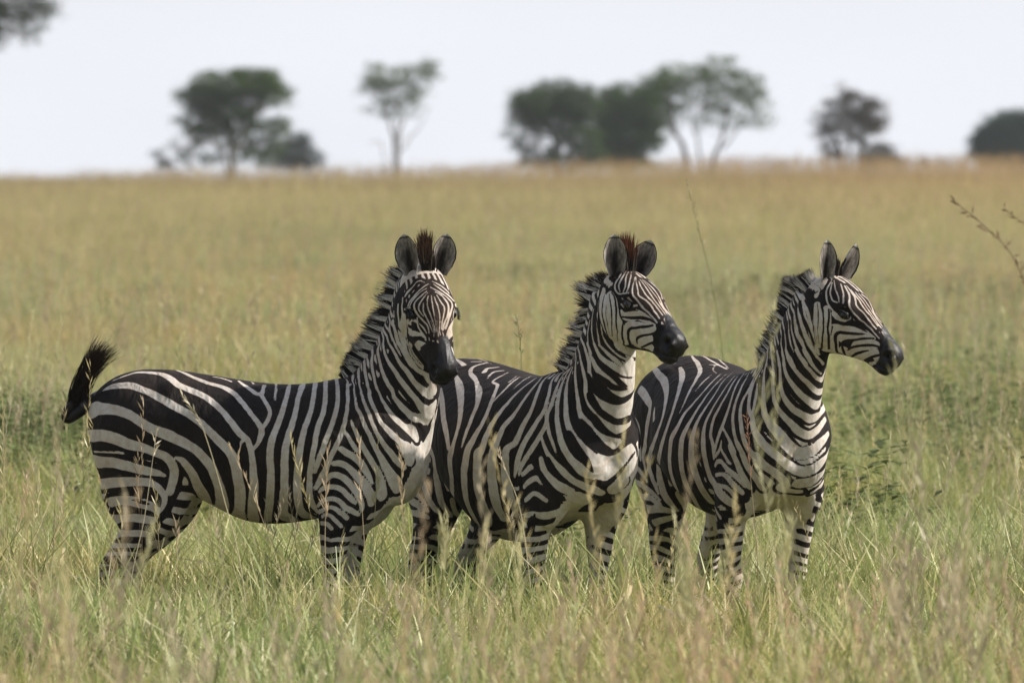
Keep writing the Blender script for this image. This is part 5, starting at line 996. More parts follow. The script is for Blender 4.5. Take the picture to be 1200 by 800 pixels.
STRIPES['C'] = '''
W-479 -226 1166 36 -392 -240 1148 38 -322 -251 1126 38 -278 -256 1106 36 -276 -259 1080 35 -290 -259 1053 34 -301 -259 1029 33 -310 -260 1002 31 -321 -259 975 30 -348 -251 948 29 -382 -243 920 26 -402 -240 894 22 -402 -237 868 19 -395 -234 843 15 -386 -231 817 10.9
M0 0 15
W-551 -134 1248 21 -429 -170 1239 28 -312 -197 1221 32 -260 -202 1204 35 -190 -221 1180 31 -134 -240 1156 26 -97 -256 1133 23 -69 -271 1110 22 -49 -283 1086 21 -39 -293 1062 20 -41 -300 1038 21 -56 -304 1013 22 -79 -304 990 24 -118 -298 966 26 -172 -286 941 28 -301 -245 913 29 -355 -231 887 28 -366 -229 860 28 -361 -227 836 27 -350 -223 813 26 -340 -219 788 24 -334 -214 767 20 -329 -209 744 14
M2 0 23
W-269 -128 1259 15 -190 -150 1236 26 -124 -176 1213 27 -78 -201 1189 24 -42 -221 1169 22 -10 -241 1146 21 15 -259 1121 20 33 -274 1096 20 42 -285 1074 20 43 -294 1052 21 40 -301 1029 22 29 -306 1005 23 11 -307 979 25 -14 -306 954 27 -42 -301 929 29 -75 -293 906 31 -130 -276 878 31
M4 0 17
W-295 -213 849 32 -303 -208 821 33 -303 -204 798 34 -306 -201 774 37 -306 -197 752 36 -304 -188 726 34 -301 -177 708 29 -302 -162 688 21 -310 -141 670 12
M6 0 9
W-420 -20 1304 9.4 -320 -47 1293 14 -250 -61 1281 18 -182 -79 1267 19 -116 -99 1251 19 -65 -123 1235 19 -33 -146 1220 17 -3 -166 1206 15 20 -185 1191 15 40 -202 1176 14 58 -216 1162 14 75 -232 1144 13 88 -244 1130 11.9 97 -255 1114 10.5 102 -266 1097 7.7 103 -274 1082 4.7
M8 5 16
W9 -96 1236 5.5 32 -120 1225 8.2 49 -141 1213 10.6 64 -162 1201 10.6 82 -182 1186 8.2 94 -200 1172 5.5
M10 0 6
W46 -69 1240 7 96 -110 1224 8.9 124 -138 1210 10.4 149 -166 1192 11.5 165 -189 1174 12 171 -211 1153 13 169 -228 1135 14 165 -243 1116 15 156 -256 1099 17 145 -269 1079 20 140 -279 1060 21 133 -289 1034 23 121 -296 1015 26 98 -303 990 30 86 -305 970 32 75 -304 941 31 64 -302 918 31 49 -297 891 32 37 -291 868 33 22 -282 844 35 9 -269 817 37 -6 -256 794 39 -31 -236 770 38
M12 0 23
W-269 -139 741 34 -282 -126 718 30 -306 -110 692 25 -331 -101 674 20
M14 0 4
W80 -57 1241 5.5 142 -102 1226 7.5 181 -135 1210 9.4 203 -161 1194 10.8 219 -184 1175 12 226 -205 1154 13 231 -221 1133 14 229 -233 1116 15 225 -247 1094 17 220 -259 1072 18 212 -268 1052 20 201 -277 1030 24 189 -284 1008 28 177 -289 983 32 169 -291 961 34 163 -291 936 34 154 -289 910 34 149 -285 888 34 141 -280 862 34 134 -272 837 36 127 -262 813 39 119 -250 789 39 114 -236 768 36 103 -218 745 34 81 -198 723 32 43 -170 700 29 -13 -130 681 24
M16 0 27
W64 -25 1246 5.5 160 -82 1233 7.1 218 -124 1217 8.8 256 -156 1198 10.4 284 -180 1177 11.8 295 -199 1156 13 296 -212 1138 14 290 -227 1115 15 282 -238 1094 17 273 -248 1074 18 264 -258 1051 20 257 -265 1028 24 251 -270 1007 27 243 -274 979 31 235 -274 955 33 229 -271 931 34 221 -267 907 36 216 -261 882 38 213 -252 857 39 212 -244 831 39 212 -235 812 39 211 -224 788 41 208 -209 765 46 202 -192 744 46 193 -171 724 40
M18 1 25
W267 -97 1234 7.9 319 -133 1219 9.9 340 -159 1199 11.4 354 -177 1181 11.9 362 -194 1162 12 364 -209 1142 13 359 -221 1121 14 350 -231 1097 15 337 -238 1075 16 327 -245 1053 17 322 -250 1031 20 320 -253 1007 25 320 -254 982 30 317 -253 958 32 313 -249 933 34 307 -243 909 36 300 -234 886 37 295 -225 862 39 297 -218 838 42 307 -212 816 45 349 -215 795 47 392 -219 778 48 425 -215 760 48 456 -207 743 45 483 -196 730 38 501 -183 717 31
M20 0 24
W342 -114 1234 9.4 364 -134 1221 10.9 379 -151 1206 11.6 393 -165 1191 12 404 -178 1177 12 412 -190 1161 13 414 -201 1145 13 412 -210 1129 13 409 -218 1113 14 402 -223 1098 15 392 -229 1082 16 383 -233 1065 17 376 -237 1046 18 372 -239 1030 18 370 -240 1011 18 369 -241 995 19 376 -238 977 20 381 -236 959 20 380 -234 941 18 377 -232 924 14 373 -229 905 10.9
M22 0 21
W313 -53 1258 5.5 342 -80 1253 7.2 383 -107 1241 8.9 401 -126 1226 10.4 417 -142 1211 11.4 430 -155 1198 11.8 447 -168 1182 12 462 -181 1164 13 470 -189 1150 13 475 -197 1133 14 477 -202 1118 15 475 -208 1100 16 471 -212 1084 17 463 -216 1066 18 454 -218 1050 18 443 -221 1032 19 432 -224 1017 19 422 -226 1000 18 412 -228 983 16 403 -230 965 15 395 -231 948 13 385 -231 932 10.9
M24 0 22
W455 -219 1027 12 482 -216 1004 16 505 -213 982 19 523 -208 959 21 533 -202 936 23 514 -209 952 24 504 -211 955 26 520 -205 931 29 531 -197 907 31 538 -190 885 32 544 -182 862 32 554 -174 840 30 565 -163 818 29 573 -152 797 28
M26 0 12
W406 -81 1259 7 441 -109 1239 8.9 466 -134 1216 11.1 493 -158 1191 13 504 -170 1173 14 508 -182 1149 15 512 -192 1123 16 516 -198 1100 18 519 -204 1077 19 527 -206 1052 20 536 -207 1027 21 546 -206 1004 22 557 -202 978 24 567 -196 957 24 575 -189 937 24 571 -193 947 26 559 -201 970 27 564 -199 965 30 574 -190 941 33 580 -182 919 35 585 -173 895 38 594 -166 875 39 609 -156 854 40 623 -145 834 39 628 -134 812 34 627 -121 792 28
M28 0 23
W560 -96 1291 7 537 -99 1271 8.2 521 -109 1245 9.4 529 -125 1221 10 543 -140 1197 10.7 548 -151 1177 11.5 544 -165 1154 13 545 -176 1130 14 551 -183 1109 16 562 -189 1083 19 575 -191 1058 21 587 -193 1033 23 597 -193 1012 24 606 -189 985 26 613 -181 960 28 623 -171 941 30 636 -161 923 32 652 -151 919 35 667 -138 897 36 677 -124 880 35 686 -104 866 34 687 -83 851 33 681 -61 836 34 667 -36 818 31 645 -12 797 20
M30 0 7
W575 -101 1285 6.2 557 -106 1263 8.7 546 -113 1241 10.9 546 -126 1216 11.8 556 -138 1192 12 564 -147 1170 14 574 -155 1143 15 584 -160 1121 16 600 -163 1097 16 619 -159 1076 19 630 -161 1051 24 642 -159 1028 27 654 -153 1006 30 667 -142 986 33 678 -133 969 34 691 -118 952 35 699 -101 936 35 703 -82 921 34 701 -62 905 36 695 -38 889 40 689 -13 875 41 687 9 864 42 687 35 858 43 691 59 862 42 694 84 872 40 691 105 887 39 680 127 903 32 644 157 925 22 620 173 946 12
M32 0 7
W574 -125 1211 7 581 -130 1193 9.1 588 -133 1176 10.8 594 -136 1159 11.8 600 -141 1140 12 606 -145 1124 11.4 610 -151 1106 11 614 -157 1088 10.8
M34 0 5
W534 -5 1390 10.9 536 -17 1388 10.9 541 -30 1384 10.9 547 -42 1379 10.9 555 -53 1372 10.9 563 -63 1364 10.9 572 -71 1355 10.9 581 -79 1346 10.9 590 -85 1337 10.9 598 -91 1326 10.9 605 -97 1314 10.9 605 -103 1290 13 604 -109 1267 15 608 -115 1241 16 614 -119 1216 18 618 -121 1193 19 625 -123 1167 20 630 -125 1142 21 639 -126 1118 20 650 -125 1093 20 665 -119 1071 23 679 -110 1051 27 690 -100 1034 30 700 -86 1015 33 706 -73 996 35 708 -58 975 38 705 -38 957 40 696 -14 941 44 692 13 932 48 701 38 934 46 706 63 943 42 705 85 956 39 697 105 972 37 675 134 990 30 646 160 1009 20
M36 0 19
W551 -3 1406 9.4 553 -14 1406 9.4 557 -27 1403 9.4 564 -39 1398 9.4 572 -50 1392 9.4 581 -60 1385 9.4 591 -68 1377 9.4 600 -76 1368 9.4 610 -82 1359 9.4 620 -88 1350 9.4 630 -93 1340 9.4 649 -100 1314 11.1 661 -104 1291 13 671 -106 1263 14 672 -108 1239 16 671 -109 1214 17 673 -109 1190 18 675 -108 1165 18 681 -105 1139 18 692 -98 1116 19 702 -89 1097 21 714 -75 1076 23 722 -62 1060 25 727 -44 1042 28 727 -26 1024 33 724 1 1009 35 717 30 1002 36 711 59 1011 35 695 94 1029 31 668 124 1049 25 629 154 1068 20
M38 1 19
W679 -95 1346 10.9 692 -98 1322 12 704 -99 1294 13 708 -99 1269 14 710 -99 1245 15 711 -97 1217 16 714 -95 1194 17 719 -90 1168 20 727 -82 1147 23 737 -70 1126 25 745 -54 1107 27 752 -34 1094 28 754 -11 1082 29 748 19 1070 36 732 56 1076 39 677 106 1091 29 581 167 1111 23 517 189 1126 13
M40 0 7
W714 -94 1345 10.9 723 -94 1319 12 727 -94 1295 14 734 -92 1269 15 742 -87 1246 16 754 -79 1224 18 765 -68 1203 21 774 -54 1183 23 779 -38 1165 25 781 -16 1149 28 776 10 1134 30 759 44 1125 38 729 79 1142 30 714 92 1166 16 718 92 1187 13 723 93 1211 9.3
M42 0 5
W737 -91 1351 10.9 744 -90 1333 13 749 -88 1317 14 758 -85 1300 14 768 -80 1285 15 777 -74 1272 15 786 -66 1257 16 793 -57 1244 17 799 -46 1231 18 804 -32 1219 19 805 -17 1206 20 802 -2 1194 22 793 21 1182 23 774 52 1179 29 717 93 1191 24 720 93 1205 14 723 93 1220 10.6 801 49 1243 6.9
M44 0 6
W789 -79 1351 9.8 798 -73 1334 10.8 805 -67 1318 11.6 813 -58 1302 12 817 -50 1288 13 822 -38 1274 14 824 -24 1260 14 822 -9 1245 16 817 11 1233 17 801 43 1230 25 804 44 1241 22 806 49 1256 11.6 810 51 1272 6.9
M46 0 2
W822 -68 1355 9.5 826 -59 1336 9.8 830 -50 1321 10.4 833 -41 1305 10.7 834 -29 1290 10.9 834 -16 1277 10.8 830 1 1264 9.5 822 22 1253 6.5
M48 0 2
W658 22 808 47 664 45 811 45 670 70 815 45 672 93 826 39 667 119 842 30 644 144 859 23 617 160 880 11.6
W624 100 772 23 614 123 784 22 558 163 796 19 530 186 815 10.9
W656 -55 797 34 629 -17 783 33 621 18 777 28 633 45 777 23
W-501 -2 1302 5.8 -495 13 1303 6.4 -401 -4 1305 6.9 -393 11 1304 7.3 -354 11 1302 10.4 -283 1 1294 10.8 -232 -4 1286 11.1 -176 -7 1278 11.2 -128 -10 1270 11 -80 -12 1263 10 -32 -14 1256 8.6
W-384 34 1301 5.8 -378 50 1298 6.3 -372 64 1294 6.8 -321 62 1290 9.5 -211 34 1281 9.6 -133 19 1270 8.9 -48 -1 1259 7
W-162 -42 1272 6.2 -139 -26 1271 9.2 -66 -62 1254 6.5 13 -78 1241 6.2
W-363 85 1287 3.5 -356 102 1280 4 -349 120 1274 4.5 -343 136 1269 4.6 -338 153 1263 4.4 -327 167 1256 5.5
W-438 -261 1044 16 -407 -264 1029 20 -392 -263 1012 23 -394 -260 992 24 -402 -256 973 24 -411 -253 955 23 -417 -249 934 22 -422 -246 916 20 -427 -244 896 18 -430 -241 878 16
M57 0 10
W440 -222 978 9.4 434 -222 960 12 422 -223 942 14 405 -225 927 14 384 -228 912 12
M59 0 5
W434 -221 944 14 447 -217 928 16 463 -213 913 18 479 -209 898 18 499 -204 887 9.4
M61 0 5
W373 -223 875 14 397 -221 893 17 426 -216 893 20 448 -213 879 22 472 -208 864 24 497 -202 852 24 517 -194 841 24 533 -185 829 23 546 -175 814 22 557 -165 802 22
M63 0 6
W369 -218 838 16 435 -215 843 16 477 -208 829 25 503 -200 809 26 527 -187 790 24 541 -171 772 21
M65 0 3
W395 -219 798 18 436 -216 795 16 466 -210 790 20 489 -203 778 21 502 -197 766 21 515 -188 753 20
M67 0 3
W-527 -231 849 23 -469 -237 838 24 -436 -236 824 23 -410 -234 807 19 -389 -231 792 16
M69 0 5
W-570 -212 789 17 -509 -228 780 26 -447 -233 773 27 -410 -232 763 25 -381 -227 753 23 -359 -220 741 20 -344 -214 728 16 -332 -205 714 12
M71 0 8
W-567 -196 726 26 -411 -229 724 28 -364 -219 712 27 -340 -204 695 22
M73 0 4
W-436 -224 674 37 -373 -214 676 30 -339 -196 675 28 -319 -171 670 25
M75 0 4
W-427 -210 618 28 -378 -195 629 28 -348 -174 637 27 -331 -149 646 23
M77 0 4
W528 1 1384 9 529 -10 1384 9 533 -22 1382 9 538 -35 1378 9 545 -46 1372 9 554 -57 1365 9 562 -66 1357 9 571 -74 1349 9 581 -82 1340 9 590 -88 1330 4.5 608 -99 1308 6.1 618 -105 1286 7.8
M79 1 12
W556 -3 1411 9 558 -12 1411 9 562 -25 1409 9 569 -37 1405 9 577 -48 1399 9 586 -58 1392 9 595 -67 1384 9 605 -74 1376 9 615 -81 1367 9 624 -87 1357 9 634 -92 1347 4.5 647 -98 1327 6.9 657 -102 1306 8.3 667 -104 1286 8.9
M81 1 14
W579 -1 1435 9 580 -9 1435 9 584 -20 1433 9 589 -32 1430 9 597 -43 1424 9 606 -54 1418 9 615 -63 1410 9 625 -70 1402 9 635 -77 1394 9 645 -83 1385 9 656 -87 1375 9 666 -91 1365 4.5 678 -96 1346 6.3 688 -98 1326 7.8 694 -99 1307 8.5 700 -100 1286 8.9
M83 1 16
W615 -5 1473 9 618 -14 1474 9 623 -25 1472 9 630 -37 1468 9 639 -47 1463 9 649 -57 1456 9 659 -65 1449 9 670 -72 1441 9 680 -77 1432 9 690 -82 1422 9 698 -86 1411 4.5 701 -89 1394 6 704 -92 1375 7.4 712 -93 1357 8.2 719 -94 1339 8.6 726 -94 1322 8.8 730 -93 1303 9 734 -92 1285 8.7
M85 0 18
W631 -1 1491 9 632 -7 1492 9 635 -16 1492 9 641 -27 1490 9 648 -38 1486 9 657 -49 1481 9 667 -58 1474 9 678 -66 1467 9 689 -72 1459 9 700 -77 1450 9 710 -82 1440 9 719 -85 1429 5 727 -88 1410 6.2 733 -90 1391 7.5 737 -90 1373 8.6 739 -91 1354 9.8 748 -89 1335 11.5 761 -85 1318 12 769 -81 1301 11.7 777 -76 1284 10.4
M87 1 20
W658 -3 1522 9 660 -10 1522 9 663 -19 1522 9 668 -29 1520 9 676 -40 1516 9 686 -50 1510 9 696 -59 1504 9 707 -66 1497 9 718 -72 1488 9 728 -77 1479 9 738 -81 1469 5 744 -84 1452 6.3 749 -86 1433 7.5 754 -87 1414 8.2 759 -87 1397 8.6 765 -86 1377 8.1 773 -84 1359 6 780 -81 1342 3.7
M89 1 18
W668 -3 1534 9 669 -8 1535 9 672 -17 1534 9 677 -28 1532 9 685 -39 1528 9 694 -49 1523 9 705 -58 1517 9 716 -65 1510 9 727 -72 1502 9 738 -77 1494 9 749 -81 1484 9 758 -84 1473 5 763 -86 1457 6.5 767 -87 1440 8 773 -87 1422 9.2 779 -87 1407 10 785 -84 1389 10.9 791 -81 1371 11.6 797 -77 1354 12 803 -72 1337 12 810 -64 1321 12 817 -57 1308 11.6 822 -47 1293 11.2
M91 1 20
W685 -4 1557 9 687 -11 1557 9 691 -21 1556 9 697 -32 1553 9 706 -43 1548 9 716 -52 1542 9 726 -60 1536 9 737 -67 1528 9 748 -73 1520 9 759 -78 1511 9 768 -82 1500 6.1 773 -85 1484 7.8 778 -87 1465 9.4 784 -88 1449 10.6 790 -88 1432 11.6 798 -86 1415 12 809 -83 1399 12 819 -78 1384 12 827 -71 1368 12 831 -63 1351 11.9 835 -52 1334 11.4 837 -42 1317 11 836 -33 1300 10.4 835 -21 1285 9.9
M93 1 20
W711 -3 1590 9 712 -8 1590 9 715 -18 1588 9 721 -28 1585 9 728 -39 1580 9 737 -49 1574 9 747 -57 1567 9 757 -65 1559 9 767 -71 1550 9 776 -76 1538 6.1 780 -81 1522 7.8 785 -87 1503 9.3 790 -92 1487 10.9 796 -96 1470 12 803 -97 1453 13 810 -97 1437 14 817 -95 1422 13 827 -90 1404 14 838 -81 1389 14 850 -64 1371 12 858 -49 1355 11.8 859 -38 1342 12 856 -20 1323 11.7 850 1 1307 11.2 838 23 1292 13
M95 1 22
W715 -5 1593 9 719 -13 1594 9 725 -22 1594 9 733 -31 1592 9 742 -40 1586 9 753 -49 1580 9 763 -58 1574 9 772 -66 1567 9 782 -73 1558 9 791 -79 1547 8.4 798 -87 1530 10.1 806 -97 1511 11.8 811 -103 1494 13 818 -107 1478 14 826 -108 1460 14 831 -107 1443 16 836 -103 1425 16 842 -97 1408 16 851 -85 1389 17 860 -63 1372 14 867 -45 1356 11 868 -23 1338 8.6
M97 4 21
W715 -5 1594 13 719 -13 1594 13 726 -23 1593 13 737 -31 1592 13 747 -38 1586 13 759 -46 1580 13 770 -54 1577 13 779 -63 1573 13 788 -73 1566 13 797 -79 1556 13 810 -93 1533 17 825 -106 1511 21 834 -111 1489 22 841 -112 1463 24 844 -109 1440 26 847 -101 1415 26 851 -87 1391 26
M99 4 17
W865 -109 1538 28 871 -115 1510 36 874 -117 1484 42 874 -115 1456 47 871 -109 1428 51 871 -97 1402 53 873 -69 1375 50
M101 0 7
W909 -112 1521 34 911 -114 1496 36 911 -114 1469 38 908 -110 1442 41 902 -101 1415 45 896 -84 1389 50 895 -54 1362 52
M103 0 7
W940 -107 1505 21 963 -98 1480 21 997 -87 1489 16
M105 0 3
W940 -102 1445 38 964 -91 1446 36 990 -84 1446 32 1014 -76 1445 27 1038 -66 1439 22 1066 -61 1430 16
M107 0 6
W936 -95 1423 33 929 -79 1393 37 921 -57 1363 41 921 -37 1348 45
M109 0 4
W967 -81 1412 47 995 -80 1418 38 1018 -73 1422 31 1044 -65 1425 27 1068 -61 1423 22 1092 -55 1409 16
M111 0 6
W957 -46 1351 62 960 -23 1337 45 976 -17 1331 41 985 -14 1329 47 1013 -53 1351 52 1027 -63 1376 50 1052 -63 1388 48 1079 -58 1388 41 1105 -52 1384 25
M113 0 9
W1029 -47 1340 72 1056 -52 1349 48 1083 -53 1356 49 1100 -52 1339 38 1098 -44 1316 15 1071 -34 1306 18
M115 0 6
W1034 3 1313 25 1021 -5 1318 21
W825 -6 1640 25 825 -8 1639 25 824 -10 1638 25 823 -13 1636 25 821 -16 1635 25 820 -20 1633 25 818 -25 1631 25 816 -31 1629 25 815 -37 1627 25 814 -44 1625 25 813 -53 1622 25 816 -63 1618 25 824 -73 1613 25 857 -88 1599 22 853 -94 1575 20
M118 0 15
B816 -78 1594 6.7 805 -77 1580 9.9 817 -86 1564 8.7 840 -96 1558 6.5 860 -97 1566 4.8
M120 0 5
B800 -72 1586 8.3 824 -86 1579 7.8 844 -90 1584 7.1 860 -90 1593 4.7
M122 0 4
B780 -75 1548 14 784 -80 1529 14 791 -88 1512 14 798 -96 1496 13 807 -102 1479 14 817 -105 1464 13 826 -106 1447 13 834 -104 1429 12 840 -99 1413 11.1 846 -90 1396 9.6 854 -74 1380 7.5 862 -52 1361 5.1
M124 0 12
B802 -82 1553 11.2 817 -96 1537 11.3 830 -105 1522 11.5 838 -111 1505 10.1 842 -113 1489 8 847 -114 1470 6.6 851 -112 1454 5.7 852 -109 1435 4.9 853 -104 1419 4.5 854 -96 1402 3.9 859 -78 1382 3.5
M126 0 11
B842 -109 1524 2.5 846 -112 1505 2.8 850 -114 1489 3.1 852 -114 1471 3.3 855 -113 1452 3.5 859 -110 1435 3.4 860 -104 1418 3.1 862 -96 1402 3
M128 0 8
B864 -106 1547 4.2 870 -112 1527 5.3 874 -115 1510 6 875 -117 1492 6.2 875 -117 1475 6.1 873 -115 1456 5.4 870 -111 1437 4.6 870 -106 1419 4 869 -97 1401 3.8 869 -81 1384 3.4
M130 0 10
B880 -106 1550 4.8 887 -111 1534 6.2 895 -114 1517 7.4 896 -116 1499 7.9 898 -116 1483 8.1 897 -115 1465 8.4 897 -113 1449 8.5 894 -109 1431 8.7 889 -103 1415 8.6 884 -94 1397 8.6 878 -75 1379 8.5 878 -50 1361 7.6
M132 0 12
B918 -110 1521 9.3 920 -112 1504 9.8 920 -113 1487 10.1 918 -112 1468 10 915 -111 1452 10 914 -107 1434 10.7 914 -99 1415 11.7 910 -89 1398 11.4 904 -73 1380 11 899 -55 1362 10.5
M134 0 10
B936 -109 1491 7.4 944 -106 1477 14 957 -99 1470 15 972 -91 1466 16 989 -86 1465 17 1005 -82 1464 18 1020 -75 1460 16 1035 -68 1452 13 1049 -63 1444 9.4 1064 -61 1434 5.8
M136 0 10
B933 -106 1453 8.3 929 -103 1437 6.6 923 -98 1419 5
M138 0 3
B1066 -62 1425 3.3 1048 -65 1426 7.7 1029 -69 1426 11.4 1012 -76 1427 13 994 -81 1428 13 975 -85 1429 14 957 -89 1430 15 943 -91 1422 15 936 -84 1404 14 934 -72 1384 13 930 -60 1366 13 927 -39 1349 14 937 -33 1344 10.7 946 -27 1340 9.2 958 -22 1337 7.4
M140 0 15
B1092 -55 1409 8.3 1075 -60 1409 9 1056 -64 1408 9.7 1037 -67 1405 10.4 1020 -71 1402 11.2 1001 -75 1400 12 981 -75 1397 13 963 -72 1389 11.9 958 -62 1370 12 958 -49 1353 14 957 -27 1339 10.7 967 -22 1335 10.6 976 -17 1331 9.8
M142 0 13
B1114 -51 1376 9.9 1095 -54 1381 10.9 1076 -58 1382 11.7 1058 -61 1381 11.8 1040 -63 1379 11.8 1021 -64 1376 11.8 1000 -63 1371 11.5 980 -56 1360 7.7
M144 0 8
B1069 -55 1360 7.5 1049 -55 1356 10.7 1030 -53 1351 13 1009 -47 1344 14 982 -25 1332 10.1 984 -14 1329 9 996 -11 1326 9.3 1011 -6 1321 8.2 1029 -4 1315 5.8
M146 0 8
B1115 -54 1343 11.6 1095 -52 1338 12 1073 -45 1331 13 1054 -39 1323 14 1019 0 1319 15 1013 -4 1320 7.8 1024 -2 1317 4.6 1043 2 1309 4.1
M148 0 4
B820 57 1315 7.4 815 55 1297 5.8
B1043 6 1309 3.3 1060 5 1299 3.3
B944 -105 1522 16 968 -98 1517 34 993 -90 1515 22
M152 0 3
W830 -5 1645 9 831 -6 1646 9 832 -8 1648 9 834 -11 1650 9 836 -13 1652 9 840 -18 1655 9 848 -23 1658 9 859 -28 1659 9 871 -34 1658 9 884 -40 1654 9 895 -48 1648 9 904 -56 1640 3.7 904 -74 1623 5.3 899 -85 1608 6.7 897 -93 1589 7.5 901 -99 1570 7.4 908 -104 1551 7.2 918 -108 1536 7.1 931 -108 1521 6.5 942 -107 1507 5.5 956 -102 1495 3.7
M154 0 21
W911 -68 1628 3.4 913 -82 1610 4.8 914 -91 1591 5.9 920 -96 1573 6.2 930 -100 1557 5.6 949 -100 1550 4.5
M156 0 6
W914 -57 1636 3.4 924 -71 1619 4.5 932 -81 1602 5.4 943 -87 1585 5.5 952 -93 1569 5.2 957 -99 1552 4.7
M158 0 6
W943 -55 1623 4.3 956 -68 1604 5.9 965 -77 1587 6.8 971 -88 1567 7.2 975 -98 1549 7.8
M160 0 5
W959 -51 1616 4.9 972 -59 1601 6.6 984 -65 1586 8 993 -75 1569 8 996 -87 1553 8.1 1001 -93 1535 7.6 1008 -86 1520 6.5 1016 -80 1507 6.3 1027 -74 1495 6.2 1038 -68 1482 6.2 1052 -61 1472 6.2 1063 -58 1461 6.1 1077 -54 1449 5.7 1088 -53 1437 5.3 1100 -50 1423 5.1 1112 -47 1410 5
M162 0 16
W964 -44 1616 4.5 980 -49 1601 5.9 992 -53 1588 7.3 1004 -55 1574 8.1 1013 -62 1557 7.6 1019 -68 1542 7.6 1029 -64 1527 6.7 1040 -58 1516 5.9 1052 -53 1502 5.6 1062 -50 1488 5.4 1072 -47 1476 5.4 1083 -46 1462 5.4 1096 -43 1448 5.3
M164 1 3
M164 4 13
W985 -46 1600 4.5 999 -48 1585 5.6 1012 -48 1571 6.7 1023 -46 1558 7.3 1032 -47 1543 7.1 1043 -45 1529 6.5 1053 -42 1515 6.5 1064 -36 1503 6.7 1076 -34 1487 6.6 1087 -33 1474 6.6 1098 -30 1460 6.7
W999 -36 1591 4.5 1012 -37 1576 4.9 1023 -34 1564 5.3 1034 -32 1550 5.6 1044 -31 1537 5.6 1055 -29 1522 5.6 1064 -27 1509 5.6 1076 -26 1494 5.6 1087 -25 1479 5.6 1097 -25 1466 5.6 1109 -22 1452 5.6
W1008 -23 1586 3.3 1020 -19 1573 4.3 1031 -14 1560 5.2 1042 -13 1545 5.8 1053 -12 1530 6 1064 -13 1515 6.2 1075 -12 1500 6.4 1086 -12 1485 6.7 1098 -11 1471 6.7 1109 -9 1457 6.7
W1014 -5 1582 6.7 1021 10 1572 7.3 1029 24 1560 7.8 1040 20 1546 8.6 1054 8 1529 9 1066 -3 1514 9 1076 -4 1499 8.8 1086 0 1486 8.3 1096 4 1473 7.8
'''
# ------------------------------------------------------------------ terrain
def ground_z(x, y):
    x = np.asarray(x, float); y = np.asarray(y, float)
    r = sstep(y, 95, 345)*1.14 - sstep(y, 352, 520)*2.2
    tilt = np.clip(x/np.maximum(y, 60)*18, -1.2, 1.4)*.46*sstep(y, 150, 340) + .10*np.sin(x*.21 + 1.0)*np.sin(x*.083)*sstep(y, 220, 330)
    w = .05*np.sin(x*.31+1.3)*np.sin(y*.17) + .03*np.sin(x*.83+y*.41)
    w = w*sstep(np.abs(y-40) + np.abs(x)*.5, 4, 12)
    return r + tilt + w

def build_ground():
    ys = np.r_[-60, -20, np.linspace(0, 120, 61), np.linspace(125, 420, 60), 470, 560, 700, 1000, 1600, 2600, 4000]
    xs = np.r_[-2500, -1200, -600, -300, -160, np.linspace(-90, 90, 61), 160, 300, 600, 1200, 2500]
    X, Y = np.meshgrid(xs, ys); Z = ground_z(X, Y)
    V = np.stack([X, Y, Z], -1).reshape(-1, 3); nx = len(xs)
    i = np.arange(len(ys)-1)[:, None]*nx + np.arange(nx-1)[None]; i = i.ravel()
    F = np.stack([i, i+1, i+nx+1, i+nx], 1)
    m = NT('dry_soil_and_litter')
    tc = m.n('ShaderNodeTexCoord').outputs['Object']
    n1 = m.n('ShaderNodeTexNoise', i_Scale=.12, i_Detail=5.0); m.l(tc, n1.inputs['Vector'])
    n2 = m.n('ShaderNodeTexNoise', i_Scale=9.0, i_Detail=6.0); m.l(tc, n2.inputs['Vector'])
    c = m.mix(n1.outputs[0], (.20, .18, .07), (.28, .21, .11))
    c = m.mix(m.maprange(n2.outputs[0], .35, .65), c, (.10, .085, .04))
    b = m.n('ShaderNodeBsdfPrincipled'); m.l(c, b.inputs['Base Color']); b.inputs['Roughness'].default_value = .95; b.inputs['Specular IOR Level'].default_value = .1
    bp = m.n('ShaderNodeBump', i_Strength=.8, i_Distance=.05); m.l(n2.outputs[0], bp.inputs['Height']); m.l(bp.outputs[0], b.inputs['Normal'])
    m.l(b.outputs[0], m.out.inputs[0])
    g = mesh_obj('ground', V, F, m.m); tag(g, kind='structure')
build_ground()

# ------------------------------------------------------------------ grass
def grass_material():
    m = NT('grass_blade')
    tint = m.n('ShaderNodeAttribute', attribute_name='tint').outputs['Color']
    dry = m.n('ShaderNodeAttribute', attribute_name='dry', attribute_type='INSTANCER').outputs['Fac']
    shade = m.n('ShaderNodeAttribute', attribute_name='shade', attribute_type='INSTANCER').outputs['Color']
    c = m.mix(1.0, tint, shade, 'MULTIPLY')
    d = m.n('ShaderNodeBsdfDiffuse'); t = m.n('ShaderNodeBsdfTranslucent'); g = m.n('ShaderNodeBsdfGlossy'); g.inputs['Roughness'].default_value = .45
    m.l(c, d.inputs[0]); m.l(c, t.inputs[0]); g.inputs[0].default_value = (1, 1, .9, 1)
    x = m.n('ShaderNodeMixShader'); x.inputs[0].default_value = .38; m.l(d.outputs[0], x.inputs[1]); m.l(t.outputs[0], x.inputs[2])
    x2 = m.n('ShaderNodeMixShader'); x2.inputs[0].default_value = .035; m.l(x.outputs[0], x2.inputs[1]); m.l(g.outputs[0], x2.inputs[2])
    m.l(x2.outputs[0], m.out.inputs[0]); return m.m
M_GRASS = grass_material()
KIT = bpy.data.collections.new('grass_kit')           # not linked to the scene: sources of the grass

